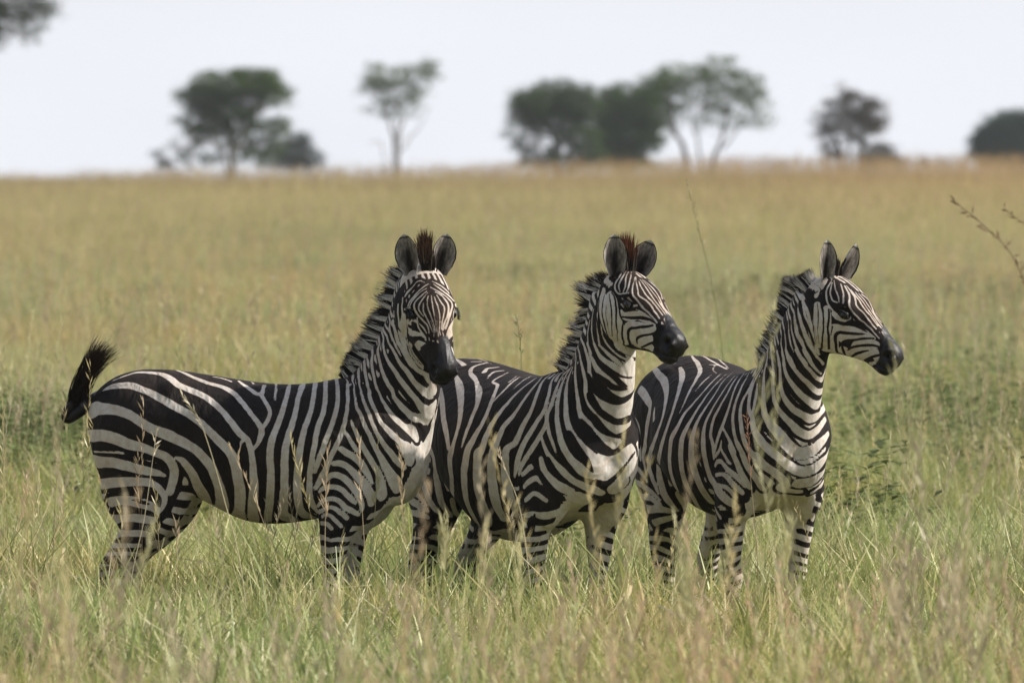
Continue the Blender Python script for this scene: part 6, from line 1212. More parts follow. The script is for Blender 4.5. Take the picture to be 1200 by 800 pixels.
STRAW = np.array([.62, .545, .29]); GREEN = np.array([.315, .355, .115]); PINK = np.array([.62, .49, .32]); OLIVE = np.array([.40, .405, .15])
def clump(name, n, r, h0, h1, w, straw, seeds=0, seed=0, lean=.45, segs=4, dead=0):
    g = np.random.default_rng(seed)
    a = g.uniform(0, 2*np.pi, n); rr = r*np.sqrt(g.uniform(0, 1, n)); base = np.stack([rr*np.cos(a), rr*np.sin(a), np.zeros(n)-.03], 1)
    h = g.uniform(h0, h1, n)*np.where(g.uniform(size=n) < .2, 1.15, 1)
    az = g.uniform(0, 2*np.pi, n); ln = g.uniform(.05, lean, n)
    out = np.stack([np.cos(az), np.sin(az), np.zeros(n)], 1)*ln[:, None]
    side_a = g.uniform(0, np.pi, n); side = np.stack([np.cos(side_a), np.sin(side_a), np.zeros(n)], 1)
    kind = g.uniform(size=(n, 1)); s_ = g.uniform(.75, 1.2, (n, 1))
    col = np.where(kind < straw, STRAW, np.where(kind < straw + (1-straw)*.62, GREEN, OLIVE))*s_
    V = np.empty((n, segs+1, 2, 3)); C = np.empty((n, segs+1, 2, 3))
    droop = g.uniform(.0, .22, n)*h
    for k, t in enumerate(np.linspace(0, 1, segs+1)):
        p = base + out*(h*(t**1.8))[:, None]; p[:, 2] += h*t - droop*t**3
        ww = (w*g.uniform(.7, 1.3)*(1-.88*t**1.5)/2)
        V[:, k, 0] = p + side*ww; V[:, k, 1] = p - side*ww
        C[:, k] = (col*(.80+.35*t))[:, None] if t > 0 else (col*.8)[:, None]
    b0 = np.arange(n)*(2*(segs+1)); F = np.vstack([np.stack([b0+2*k, b0+2*k+1, b0+2*k+3, b0+2*k+2], 1) for k in range(segs)])
    V = V.reshape(-1, 3); C = C.reshape(-1, 3)
    VV = [V]; FF = [F]; CC = [C]; off = len(V)
    for i in range(dead):                               # bent and broken dead stems, paler than the rest
        b = np.r_[g.normal(0, r*.5, 2), 0]; az_ = g.uniform(0, 6.28); el = g.uniform(.5, 1.35); L1 = g.uniform(.18, .42); L2 = g.uniform(.10, .34); az2 = az_ + g.normal(0, .8); el2 = g.uniform(-.7, .5)
        d1 = np.array([math.cos(az_)*math.cos(el), math.sin(az_)*math.cos(el), math.sin(el)]); d2 = np.array([math.cos(az2)*math.cos(el2), math.sin(az2)*math.cos(el2), math.sin(el2)])
        p1 = b + d1*L1; p2 = p1 + d2*L2; wq = g.uniform(.002, .0042); sd = unit(np.cross(d1, d2))*wq
        v = np.array([b-sd*.7, b+sd*.7, p1+sd, p1-sd, p2+sd*.3, p2-sd*.3]); VV.append(v); FF.append(np.array([[0, 1, 2, 3], [3, 2, 4, 5]])+off); CC.append(np.tile(np.array([.70, .62, .40])*g.uniform(.65, 1.05), (6, 1))); off += 6
    for i in range(seeds):                              # flowering stalks with open seed heads
        x, y = g.normal(0, r*.5, 2); H = g.uniform(h1*1.15, h1*1.75); a_ = g.uniform(0, 6.28); l_ = g.uniform(.03, .22)
        pts = [np.array([x + math.cos(a_)*l_*H*t**2, y + math.sin(a_)*l_*H*t**2, H*t - .04*H*t**4]) for t in np.linspace(0, 1, 7)]
        sa = g.uniform(0, 3.14); sd = np.array([math.cos(sa), math.sin(sa), 0]); cc = np.where(g.uniform() < .25, 1, 0)*PINK + (0 if False else 0)
        cst = PINK*.9 if g.uniform() < .3 else STRAW*g.uniform(.75, 1.1)
        v = []; 
        for k, p in enumerate(pts): ww = .0016*(1-.1*k); v += [p+sd*ww, p-sd*ww]
        f = [[2*k, 2*k+1, 2*k+3, 2*k+2] for k in range(6)]
        nh = g.integers(14, 24)
        for k in range(nh):
            t = 1 - .27*k/nh; q = t*6; i0 = min(int(q), 5); p = pts[i0] + (pts[i0+1]-pts[i0])*(q-i0)
            aa = g.uniform(0, 6.28); dd = np.array([math.cos(aa)*.35, math.sin(aa)*.35, .8]); dd /= np.linalg.norm(dd); L_ = g.uniform(.02, .05)*(1.15-.5*(1-t)/.27 if False else 1)
            s2 = np.cross(dd, [math.sin(aa*3), math.cos(aa*5), .2]); s2 /= np.linalg.norm(s2)+1e-6
            b = len(v); v += [p, p+dd*L_*.5+s2*.0028, p+dd*L_, p+dd*L_*.5-s2*.0028]; f.append([b, b+1, b+2, b+3])
        v = np.array(v); VV.append(v); FF.append(np.array(f)+off); CC.append(np.tile(cst, (len(v), 1))); off += len(v)
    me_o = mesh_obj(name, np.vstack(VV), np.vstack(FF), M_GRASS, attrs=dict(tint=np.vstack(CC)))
    COL.objects.unlink(me_o); KIT.objects.link(me_o)
    return me_o

# sources, sorted by name inside the collection: a.. near mixed, b.. greener, c.. tall with seed heads, d.. far tufts, e.. broad-leaved weeds, f.. plumed stalks
for i in range(6): clump('a_grass_%d' % i, 85, .24, .20, .50, (.009, .0135, .011)[i % 3], (.26, .46, .34)[i % 3], seeds=(0, 0, 1)[i % 3], seed=20+i, lean=(.5, .9, .65)[i % 3], segs=5, dead=(3, 5, 3)[i % 3])
for i in range(3): clump('b_grass_%d' % i, 80, .20, .20, .44, .012, .12, seeds=0, seed=40+i, lean=.7, segs=5)
for i in range(3): clump('c_grass_%d' % i, 30, .18, .32, .60, .006, .75, seeds=4+i, seed=60+i, lean=.35)
for i in range(3): clump('d_grass_%d' % i, 120, .55, .28, .52, .014, .38, seeds=3, seed=80+i, segs=3)
def weed(name, seed):
    g = np.random.default_rng(seed); V = []; F = []; C = []
    for s in range(11):
        a = g.uniform(0, 6.28); H = g.uniform(.22, .50); l_ = g.uniform(.1, .5)
        for k in range(22):
            t = g.uniform(.2, 1); p = np.array([math.cos(a)*l_*H*t, math.sin(a)*l_*H*t, H*t])
            an = g.uniform(0, 6.28); d = np.array([math.cos(an), math.sin(an), g.uniform(-.2, .7)]); d /= np.linalg.norm(d); L_ = g.uniform(.035, .075)
            s2 = np.cross(d, [0, 0, 1.]); s2 /= np.linalg.norm(s2)+1e-6; w = L_*.26
            b = len(V); V += [p, p+d*L_*.45+s2*w, p+d*L_-np.array([0, 0, .01]), p+d*L_*.45-s2*w]; F.append([b, b+1, b+2, b+3])
            c = np.array([.15, .18, .065])*g.uniform(.6, 1.5); C += [c]*4
    o = mesh_obj(name, np.array(V), np.array(F), M_GRASS, attrs=dict(tint=np.array(C))); COL.objects.unlink(o); KIT.objects.link(o)
for i in range(2): weed('e_weed_%d' % i, 90+i)
def plume(name, seed):
    """one tall stalk with a soft tan plume, and a few long narrow leaves"""
    g = np.random.default_rng(seed); V = []; F = []; C = []
    H = g.uniform(.88, 1.12); a = g.uniform(0, 6.28); l_ = g.uniform(.04, .22)
    P_ = lambda t: np.array([math.cos(a)*l_*H*t*t, math.sin(a)*l_*H*t*t, H*t - .05*t**4])
    for k in range(8):
        p, q = P_(k/8), P_((k+1)/8); b = len(V); w = .0022
        V += [p+[w, 0, 0], p-[w, 0, 0], q-[w, 0, 0], q+[w, 0, 0]]; F.append([b, b+1, b+2, b+3]); C += [np.array([.45, .40, .19])]*4
    tone = (np.array([.70, .62, .40]), np.array([.72, .67, .43]), np.array([.64, .56, .36]))[seed % 3]
    for k in range(75):
        t = g.uniform(.78, 1.0); p = P_(t); aa = g.uniform(0, 6.28); d = np.array([math.cos(aa)*.42, math.sin(aa)*.42, 1.]); d /= np.linalg.norm(d); L_ = g.uniform(.03, .075)*(1.25-t+.2)/.45
        s2 = np.cross(d, g.normal(0, 1, 3)); s2 /= np.linalg.norm(s2)
        b = len(V); V += [p, p+d*L_*.5+s2*.003, p+d*L_, p+d*L_*.5-s2*.003]; F.append([b, b+1, b+2, b+3]); C += [tone*g.uniform(.8, 1.15)]*4
    for k in range(5):
        aa = g.uniform(0, 6.28); h = g.uniform(.35, .75)*H; pr = None
        for j in range(7):
            t = j/6; p = np.array([math.cos(aa)*.30*h*t**1.7, math.sin(aa)*.30*h*t**1.7, h*t - .25*h*t**3]); w = .004*(1-t*.9); sd = np.array([-math.sin(aa), math.cos(aa), 0])*w
            if pr is not None: b = len(V); V += [pr[0], pr[1], p-sd, p+sd]; F.append([b, b+1, b+2, b+3]); C += [GREEN*1.1 if k % 2 else STRAW*.9]*4
            pr = (p+sd, p-sd)
    o = mesh_obj(name, np.array(V), np.array(F), M_GRASS, attrs=dict(tint=np.array(C))); COL.objects.unlink(o); KIT.objects.link(o)
for i in range(4): plume('f_plume_%d' % i, 200+i)
KIT_N = dict(a=(0, 6), b=(6, 9), c=(9, 12), d=(12, 15), e=(15, 17), f=(17, 21))

def scatter(name, pts, idx, scale, shade, label):
    """one object of ground cover: instances of the clumps in KIT on loose points"""
    n = len(pts); me = bpy.data.meshes.new(name); me.vertices.add(n); me.vertices.foreach_set('co', pts.astype(np.float32).ravel())
    g = np.random.default_rng(n)
    def attr(nm, ty, arr, key):
        a = me.attributes.new(nm, ty, 'POINT'); a.data.foreach_set(key, arr)
    attr('idx', 'INT', idx.astype(np.int32), 'value')
    rot = np.zeros((n, 3), np.float32); rot[:, 2] = g.uniform(0, 6.28, n); rot[:, 0] = g.normal(0, .06, n); rot[:, 1] = g.normal(.04, .06, n)
    attr('rot', 'FLOAT_VECTOR', rot.ravel(), 'vector'); attr('scl', 'FLOAT', scale.astype(np.float32), 'value')
    attr('shade', 'FLOAT_VECTOR', shade.astype(np.float32).ravel(), 'vector')
    me.update()
    o = bpy.data.objects.new(name, me); COL.objects.link(o); tag(o, label, kind='stuff')
    ng = bpy.data.node_groups.new(name + '_nodes', 'GeometryNodeTree')
    ng.interface.new_socket('Geometry', in_out='INPUT', socket_type='NodeSocketGeometry'); ng.interface.new_socket('Geometry', in_out='OUTPUT', socket_type='NodeSocketGeometry')
    N = ng.nodes; gi = N.new('NodeGroupInput'); go = N.new('NodeGroupOutput'); ip = N.new('GeometryNodeInstanceOnPoints'); ci = N.new('GeometryNodeCollectionInfo')
    ci.inputs['Collection'].default_value = KIT; ci.inputs['Separate Children'].default_value = True; ci.inputs['Reset Children'].default_value = True
    mp = N.new('GeometryNodeMeshToPoints')
    def na(nm, ty):
        x = N.new('GeometryNodeInputNamedAttribute'); x.data_type = ty; x.inputs[0].default_value = nm; return x.outputs[0]
    ip.inputs['Pick Instance'].default_value = True
    ng.links.new(gi.outputs[0], mp.inputs[0]); ng.links.new(mp.outputs[0], ip.inputs['Points']); ng.links.new(ci.outputs[0], ip.inputs['Instance'])
    ng.links.new(na('idx', 'INT'), ip.inputs['Instance Index']); ng.links.new(na('scl', 'FLOAT'), ip.inputs['Scale'])
    e2r = N.new('FunctionNodeEulerToRotation'); ng.links.new(na('rot', 'FLOAT_VECTOR'), e2r.inputs[0]); ng.links.new(e2r.outputs[0], ip.inputs['Rotation'])
    ng.links.new(ip.outputs[0], go.inputs[0])
    md = o.modifiers.new('scatter', 'NODES'); md.node_group = ng
    return o

def band(y0, y1, dens, spread, seed):
    g = np.random.default_rng(seed); h = lambda y: .0565*y*spread + 1.0
    n = int(dens*(h(y0)+h(y1))*(y1-y0)); y = g.uniform(y0, y1, n*2); keep = g.uniform(0, 1, n*2) < h(y)/h(y1); y = y[keep][:n]
    x = g.uniform(-1, 1, len(y))*h(y)
    return np.stack([x, y, ground_z(x, y)], 1), g

def patch(pts, s, seed):
    return np.array([mnoise.noise(Vector((p[0]*s+seed, p[1]*s*.6, seed))) for p in pts])

def pick(g, n, probs):
    keys = list(probs); ch = g.choice(len(keys), n, p=np.array([probs[k] for k in keys])/sum(probs.values()))
    return np.array([g.integers(*KIT_N[keys[c]]) for c in ch])

# near: around and before the animals
def at_px(px, py, d): x = (px-600)*d/(334.2/36*1200); return x
def spots_tone(P):
    """broad tonal patches of the meadow, by place"""
    n1_ = patch(P, .35, 3.0); n2_ = patch(P, 1.3, 8.0); return n1_ + .5*n2_
P1, g1 = band(22, 62, 27, 1.55, 1)
n1 = len(P1); i1 = pick(g1, n1, dict(a=.66, b=.315, c=.025))
green = spots_tone(P1) + .30*np.exp(-((P1[:, 1]-54)/8)**2)
i1 = np.where((green > .24) & (i1 < 6), g1.integers(6, 9, n1), i1)
front = np.exp(-((P1[:, 1]-34.5)/5.0)**2)
i1 = np.where((i1 >= 9) & (g1.uniform(size=n1) < front*1.1), 2, i1)
noseed = np.array([0, 1, 3, 4])[g1.integers(0, 4, n1)]; i1 = np.where((i1 < 6) & (g1.uniform(size=n1) < .35 + .62*front), noseed, i1)
s1 = g1.uniform(.85, 1.35, n1)*(1 + .40*patch(P1, .55, 5.0))*(1 + .05*front)*(1 + .22*sstep(-P1[:, 1], -33, -28))
warm = np.clip(patch(P1, .8, 15.0)*1.6, -.35, .35)[:, None]
sh1 = g1.uniform(.80, 1.18, (n1, 1))*(1 + warm*np.array([.16, -.04, -.14])[None])
near_ = sstep(-P1[:, 1], -34, -27); i1 = np.where((i1 >= 6) & (i1 < 9) & (g1.uniform(size=n1) < near_*.75), 2, i1)
sh1 = sh1*(1 + near_[:, None]*np.array([.02, .01, -.02]))
scatter('grass', P1, i1, s1, sh1, 'tall yellow-green grass with straw-coloured seed heads round the zebras')
PF, gf = band(19, 34, .42, 1.3, 7); nf = len(PF)
PF2, gf2 = band(42, 75, .10, 1.3, 17); PF = np.vstack([PF, PF2]); nf = len(PF)
scatter('plumed_grass', PF, gf.integers(17, 21, nf), gf.uniform(.70, 1.06, nf), gf.uniform(.8, 1.12, (nf, 1))*np.array([[.96, 1.02, .92]]), 'tall out-of-focus plumed grass stalks in the foreground')
P2, g2 = band(62, 165, 6.5, 1.9, 2)
n2 = len(P2); i2 = pick(g2, n2, dict(a=.30, b=.32, c=.06, d=.32))
gr = patch(P2, .12, 4.0); s2 = g2.uniform(.85, 1.4, n2)*(1+.3*patch(P2, .3, 2.0))
wm = np.clip(patch(P2, .16, 12.0)*2, -.6, .8)[:, None]
sh2 = g2.uniform(.82, 1.12, (n2, 1))*(1 + wm*np.array([.14, -.06, -.12])[None])*np.array([1.0, 1.0, .95])[None]*(1 - .35*np.clip(gr, 0, 1))[:, None]
scatter('meadow_grass', P2, i2, s2, sh2, 'soft greenish grass stretching away behind the zebras')
P3, g3 = band(165, 366, 1.8, 1.7, 3)
n3 = len(P3); i3 = pick(g3, n3, dict(d=.85, c=.15))
far = sstep(P3[:, 1], 150, 300)[:, None]; pk = np.clip(patch(P3, .035, 6.0)*2.5 + .35, 0, 1)[:, None]
crest_ = sstep(P3[:, 1], 255, 320)[:, None]
sh3 = g3.uniform(.85, 1.1, (n3, 1))*(np.array([1.0, .97, .92])*(1-far) + far*(np.array([1.06, .87, .80])*pk + np.array([.96, .93, .82])*(1-pk)))*(1 - np.array([.20, .25, .27])*crest_)*(1 + .38*patch(P3, .06, 30.0))[:, None]
scatter('plain_grass', P3, i3, g3.uniform(.9, 1.6, n3), sh3, 'tan and rusty dry grass on the far rise of the plain')
# broad-leaved herbs in darker patches
W_ = []; gw = np.random.default_rng(31)
for px, d, wx, wy, n in ((10, 56, .55, 4, 150), (-60, 56, 1.0, 4, 110), (55, 55, .3, 2, 22), (1010, 62, .7, 4, 26), (1100, 64, 1.0, 6, 58), (1190, 60, 1.1, 6, 62), (1150, 84, 1.3, 6, 52), (1240, 70, 1.5, 6, 60), (1110, 112, 2.0, 7, 70), (1180, 120, 2.0, 7, 70),
                         (590, 140, .7, 2, 34), (690, 172, .6, 2, 26), (870, 118, 1.3, 4, 60), (545, 46, .3, .8, 8), (215, 50, .5, 1.5, 10), (745, 100, .8, 3, 12), (440, 118, .8, 3, 12), (60, 120, 1.5, 3, 14), (610, 45, .5, .8, 8), (1060, 47, .6, 1.5, 12), (300, 200, 2, 5, 14), (1000, 205, 2, 5, 14)):
    n = int(n*(.62 if px > 900 else .8)); x = at_px(px, 0, d) + gw.normal(0, wx*(.7 if px > 900 else .5), n); y = d + gw.normal(0, wy*.5, n); W_.append(np.stack([x, y, ground_z(x, y)], 1))
W_ = np.vstack(W_); nw = len(W_)
scatter('leafy_weeds', W_, gw.integers(15, 17, nw), gw.uniform(1.0, 1.7, nw), gw.uniform(.8, 1.3, (nw, 1))*np.ones((nw, 3)), 'dark green broad-leaved weeds growing in patches among the grass')

# ------------------------------------------------------------------ trees and shrubs
M_LEAF = vcol_material('leaf', rough=.7, trans=.30, noise=.2); M_BARK = vcol_material('bark', rough=.9, noise=.5)
D_TREE = 560.0
def limb_tree(name, label, cat, base_px, dist, stems, clumps, leaf, trunk_col, leaf_col, group=None, seed=0, depth=.5, leaf_n=1.0):
    """stems: lists of (px, py, radius in m); clumps: (px, py, rx, ry, density) in the picture's measure, turned into metres at the tree's own distance"""
    g = np.random.default_rng(seed); k = dist/(334.2/36*1200)
    bx = (base_px-600)*k; gz = float(ground_z(bx, dist)); 
    root = bpy.data.objects.new(name, None); COL.objects.link(root); root.location = (bx, dist, gz); tag(root, label, cat, group)
    X = lambda px: (px-600)*k - bx
    Z = lambda py: CAM_H - (py-200)*k - gz
    V = []; F = []; 
    def add(path, rad, m=7):
        v, f = tube(path, rad, m); o = len(V); V.extend(v); F.extend([tuple(i+o for i in q) for q in f])
    tips = []
    for st in stems:
        yd = g.normal(0, .25)
        pts = np.array([(X(px), yd*(i/len(st))*2, Z(py)) for i, (px, py, r) in enumerate(st)]); pts[0, 2] = -.3 if st[0][1] > 190 else pts[0, 2]
        row = hermite(np.c_[pts, [s[2] for s in st]], 14) if len(st) > 2 else np.c_[pts, [s[2] for s in st]]
        row[1:, :3] += g.normal(0, .035, (len(row)-1, 3)); add(row[:, :3], row[:, 3]); tips.append(row)
    allp = np.vstack([t_[len(t_)//3:] for t_ in tips])
    LV = []; LF = []; LC = []
    for (px, py, rx, ry, dn) in clumps:
        c = np.array([X(px), g.normal(0, .3)*rx*k*depth, Z(py)]); r = np.array([rx*k, max(rx, ry)*k*.9, ry*k])
        # twigs reach into every clump
        for _ in range(max(3, int(rx*ry/120))):
            j = np.argmin(np.linalg.norm(allp[:, :3]-c, axis=1) + g.uniform(0, 1.2, len(allp))); q = allp[j]
            e = c + g.normal(0, .45, 3)*r; m_ = (q[:3]+e)/2 + g.normal(0, .15, 3) + np.array([0, 0, -.12])
            add(hermite(np.array([q[:3], m_, e]), 6), np.linspace(min(q[3]*.6, .07), .012, 6), 5)
        n = int(rx*ry*k*k*1900*dn*leaf_n)
        nc = max(6, n//38)
        d = g.normal(0, 1, (nc, 3)); d /= np.linalg.norm(d, axis=1)[:, None]; cc = c + d*r*g.uniform(.15, 1.0, (nc, 1))**.5
        p = cc[g.integers(0, nc, n)] + g.normal(0, .16, (n, 3))*np.array([1.3, 1.3, .7])*leaf/.14
        a = unit(g.normal(0, 1, (n, 3))); b = unit(np.cross(a, g.normal(0, 1, (n, 3)))); s = leaf*g.uniform(.5, 1.2, (n, 1))
        q = np.stack([p-a*s*.5, p+b*s*.28, p+a*s*.5, p-b*s*.28], 1).reshape(-1, 3)
        o = sum(len(x) for x in LV); LV.append(q); LF.append(np.arange(n*4).reshape(-1, 4)+o)
        LC.append(np.repeat(np.array(leaf_col)*g.uniform(.6, 1.5, (n, 1))*g.uniform(.85, 1.15), 4, axis=0))
    mesh_obj('trunk', V, F, M_BARK, root, attrs=dict(tint=np.tile(trunk_col, (len(V), 1))))
    mesh_obj('crown', np.vstack(LV), np.vstack(LF), M_LEAF, root, attrs=dict(tint=np.vstack(LC)))
    return root
G = 'scattered trees on the far rise'
limb_tree('acacia_tree', 'broad dark flat-topped acacia with pale trunk, the leftmost whole tree on the horizon', 'tree', 272, D_TREE,
    [[(274, 205, .22), (272, 175, .19), (266, 150, .13), (250, 128, .07)], [(273, 185, .16), (288, 155, .10), (305, 125, .05)], [(268, 205, .12), (262, 180, .10), (240, 165, .06), (215, 170, .03)], [(276, 175, .10), (300, 165, .07), (325, 158, .03)]],
    [(268, 100, 52, 20, 1.5), (240, 115, 34, 20, 1.6), (300, 98, 36, 18, 1.5), (318, 112, 26, 16, 1.3), (265, 125, 42, 20, 1.5), (245, 145, 30, 20, 1.2), (275, 150, 32, 18, .9), (232, 160, 18, 14, .9), (322, 150, 22, 12, 1.2), (312, 172, 26, 14, 1.0), (215, 138, 14, 12, .4), (298, 140, 24, 14, .5), (250, 185, 22, 10, .5), (300, 185, 28, 12, .9), (262, 165, 22, 12, .5), (225, 182, 16, 9, .5)],
    .17, (.55, .52, .47), (.068, .115, .018), G, 1, leaf_n=.85)
limb_tree('bush', 'blue-grey bush at the right foot of the broad dark acacia', 'bush', 350, D_TREE+60, [[(350, 205, .10), (345, 190, .05)], [(352, 205, .08), (360, 188, .04)]],
    [(345, 178, 22, 16, 1.5), (335, 190, 20, 10, 1.5), (362, 188, 16, 12, 1.5), (350, 165, 14, 12, 1.2)], .16, (.15, .12, .1), (.07, .092, .075), None, 2)
limb_tree('bush', 'thin low bush to the left of the broad dark acacia', 'bush', 192, D_TREE+30, [[(192, 205, .06), (186, 185, .03)], [(192, 205, .05), (205, 180, .02)]],
    [(185, 183, 14, 9, .5), (193, 194, 12, 8, .9), (212, 172, 14, 14, .22), (222, 190, 18, 8, .4)], .14, (.15, .12, .1), (.060, .072, .055), None, 3)
limb_tree('young_tree', 'slender vase-shaped tree with bare fanning stems and a thin see-through crown', 'tree', 465, D_TREE-30,
    [[(463, 205, .12), (462, 170, .09), (455, 140, .06), (440, 105, .03)], [(466, 205, .10), (468, 165, .07), (480, 130, .04), (497, 95, .02)], [(462, 190, .07), (466, 150, .05), (465, 110, .03), (462, 80, .02)], [(465, 195, .05), (448, 175, .03), (432, 168, .015)], [(467, 180, .05), (490, 150, .03), (505, 125, .015)]],
    [(462, 88, 34, 16, .9), (438, 92, 18, 16, .9), (497, 84, 18, 14, 1.4), (462, 108, 34, 18, .7), (455, 125, 26, 14, .6), (428, 110, 14, 12, .35), (488, 110, 22, 16, .5), (480, 128, 18, 14, .3), (440, 128, 16, 10, .3)],
    .15, (.22, .19, .16), (.10, .145, .050), G, 4, leaf_n=.62)
limb_tree('dark_tree', 'wide dark round-crowned tree with an open gap low on its left side', 'tree', 655, D_TREE,
    [[(655, 200, .20), (652, 175, .16), (640, 150, .10), (625, 130, .05)], [(657, 195, .16), (670, 165, .10), (680, 140, .05)], [(648, 200, .12), (632, 175, .07), (612, 160, .03)]],
    [(650, 118, 50, 24, 1.5), (625, 125, 32, 24, 1.4), (680, 122, 34, 24, 1.4), (650, 145, 46, 22, 1.1), (612, 142, 24, 16, .9), (600, 160, 18, 10, .6), (675, 158, 34, 22, 1.1), (625, 180, 18, 14, .5), (690, 178, 22, 16, 1.0), (612, 176, 16, 10, .5), (655, 175, 18, 14, .6), (660, 190, 40, 9, 1.0), (620, 192, 18, 7, .9), (690, 190, 26, 10, 1.1)],
    .17, (.10, .085, .07), (.066, .105, .030), G, 5, leaf_n=.8)
limb_tree('dark_tree', 'dense deep green tree wedged in the middle of the clump of three', 'tree', 738, D_TREE+40,
    [[(738, 200, .20), (737, 170, .15), (728, 140, .08)], [(740, 190, .14), (752, 155, .08), (760, 125, .04)]],
    [(735, 122, 38, 26, 1.6), (715, 140, 28, 26, 1.5), (758, 130, 28, 28, 1.5), (735, 158, 40, 24, 1.6), (728, 180, 34, 14, 1.6), (765, 100, 18, 14, 1.3), (757, 165, 20, 16, 1.2), (738, 192, 34, 10, 1.4), (715, 170, 22, 18, 1.4)],
    .17, (.09, .075, .06), (.055, .105, .018), G, 6)
limb_tree('open_tree', 'tall airy tree with forked leaning trunks, rightmost of the clump of three', 'tree', 822, D_TREE-40,
    [[(812, 208, .16), (802, 180, .14), (792, 155, .10), (785, 125, .06), (775, 95, .03)], [(826, 208, .14), (836, 188, .12), (846, 165, .08), (852, 130, .05), (850, 95, .03)], [(832, 195, .10), (818, 170, .06), (812, 140, .04), (815, 100, .02)], [(846, 175, .07), (868, 150, .04), (885, 130, .02)], [(792, 160, .06), (780, 145, .04), (768, 130, .02)]],
    [(788, 88, 28, 16, 1.3), (840, 82, 36, 16, 1.2), (868, 100, 28, 20, 1.1), (815, 98, 34, 20, .8), (785, 115, 28, 22, .9), (850, 115, 36, 22, .8), (890, 122, 17, 18, .9), (825, 128, 34, 18, .6), (785, 142, 20, 16, .7), (862, 140, 28, 14, .6), (895, 142, 12, 10, .7), (835, 148, 22, 10, .35)],
    .16, (.11, .09, .075), (.095, .150, .040), G, 7, leaf_n=.55)
limb_tree('thorn_tree', 'small brown many-stemmed thorn tree standing alone right of the clump', 'tree', 997, D_TREE-60,
    [[(985, 212, .14), (984, 185, .11), (978, 160, .06), (965, 140, .03)], [(1008, 212, .12), (1010, 185, .09), (1008, 155, .05), (1012, 125, .02)], [(990, 205, .10), (996, 175, .07), (998, 140, .04), (985, 100, .015)]],
    [(998, 125, 30, 22, 1.3), (975, 140, 24, 20, 1.2), (1022, 135, 24, 22, 1.2), (998, 150, 38, 20, 1.2), (962, 152, 14, 12, .5), (1035, 150, 14, 12, .5), (988, 104, 10, 8, .5), (975, 172, 20, 16, .7), (1020, 172, 18, 18, .8), (1000, 112, 14, 10, .9), (1030, 120, 9, 8, .5), (972, 185, 12, 12, .5), (1012, 188, 16, 12, .7)],
    .14, (.085, .065, .055), (.092, .082, .058), G, 8, leaf_n=.7)
limb_tree('bush', 'low bush right of the lone brown thorn tree', 'bush', 1040, D_TREE+20, [[(1040, 205, .08), (1036, 188, .04)]],
    [(1035, 178, 18, 12, 1.0), (1046, 188, 16, 9, 1.2), (1028, 190, 16, 9, 1.2)], .15, (.12, .1, .08), (.07, .068, .048), None, 9)
limb_tree('dark_tree', 'dark blue-green tree cut off by the right edge of the photo', 'tree', 1195, D_TREE+120,
    [[(1195, 200, .24), (1193, 175, .18), (1180, 150, .08)], [(1197, 190, .16), (1215, 160, .08), (1230, 145, .04)]],
    [(1180, 150, 34, 18, 1.7), (1165, 168, 32, 18, 1.7), (1200, 145, 36, 18, 1.7), (1200, 170, 46, 20, 1.7), (1235, 155, 30, 22, 1.6), (1155, 180, 20, 10, 1.5), (1142, 165, 9, 9, .4), (1180, 188, 40, 10, 1.6), (1230, 185, 30, 14, 1.6)],
    .18, (.10, .08, .07), (.042, .085, .050), G, 10)
limb_tree('bush', 'small faint scrub on the horizon between the thorn tree and the right edge', 'bush', 1085, D_TREE+90, [[(1085, 205, .05), (1082, 192, .03)]],
    [(1085, 190, 9, 5, .8), (1102, 190, 7, 5, .6)], .13, (.12, .1, .08), (.07, .07, .055), None, 11)
limb_tree('acacia_tree', 'nearer acacia whose drooping boughs enter the top left corner', 'tree', -120, 330,
    [[(-120, 262, .24), (-118, 160, .2), (-100, 60, .14), (-60, 0, .07), (0, -10, .03)], [(-115, 130, .16), (-140, 40, .1), (-190, -20, .05)], [(-100, 60, .10), (-90, -40, .06), (-60, -90, .03)]],
    [(15, 5, 50, 22, 1.1), (-20, 25, 40, 24, 1.1), (20, 30, 30, 20, .7), (45, 18, 26, 16, .5), (-5, 45, 20, 14, .6), (60, 10, 14, 12, .4), (-70, 0, 60, 40, 1.1), (-30, -30, 60, 30, 1.1), (-130, -30, 70, 40, 1.0), (-200, 10, 60, 40, 1.0), (45, -20, 40, 20, 1.0), (35, 48, 12, 10, .3), (-120, -80, 70, 30, 1.0)],
    .10, (.2, .17, .14), (.060, .082, .030), None, 12, leaf_n=1.5)

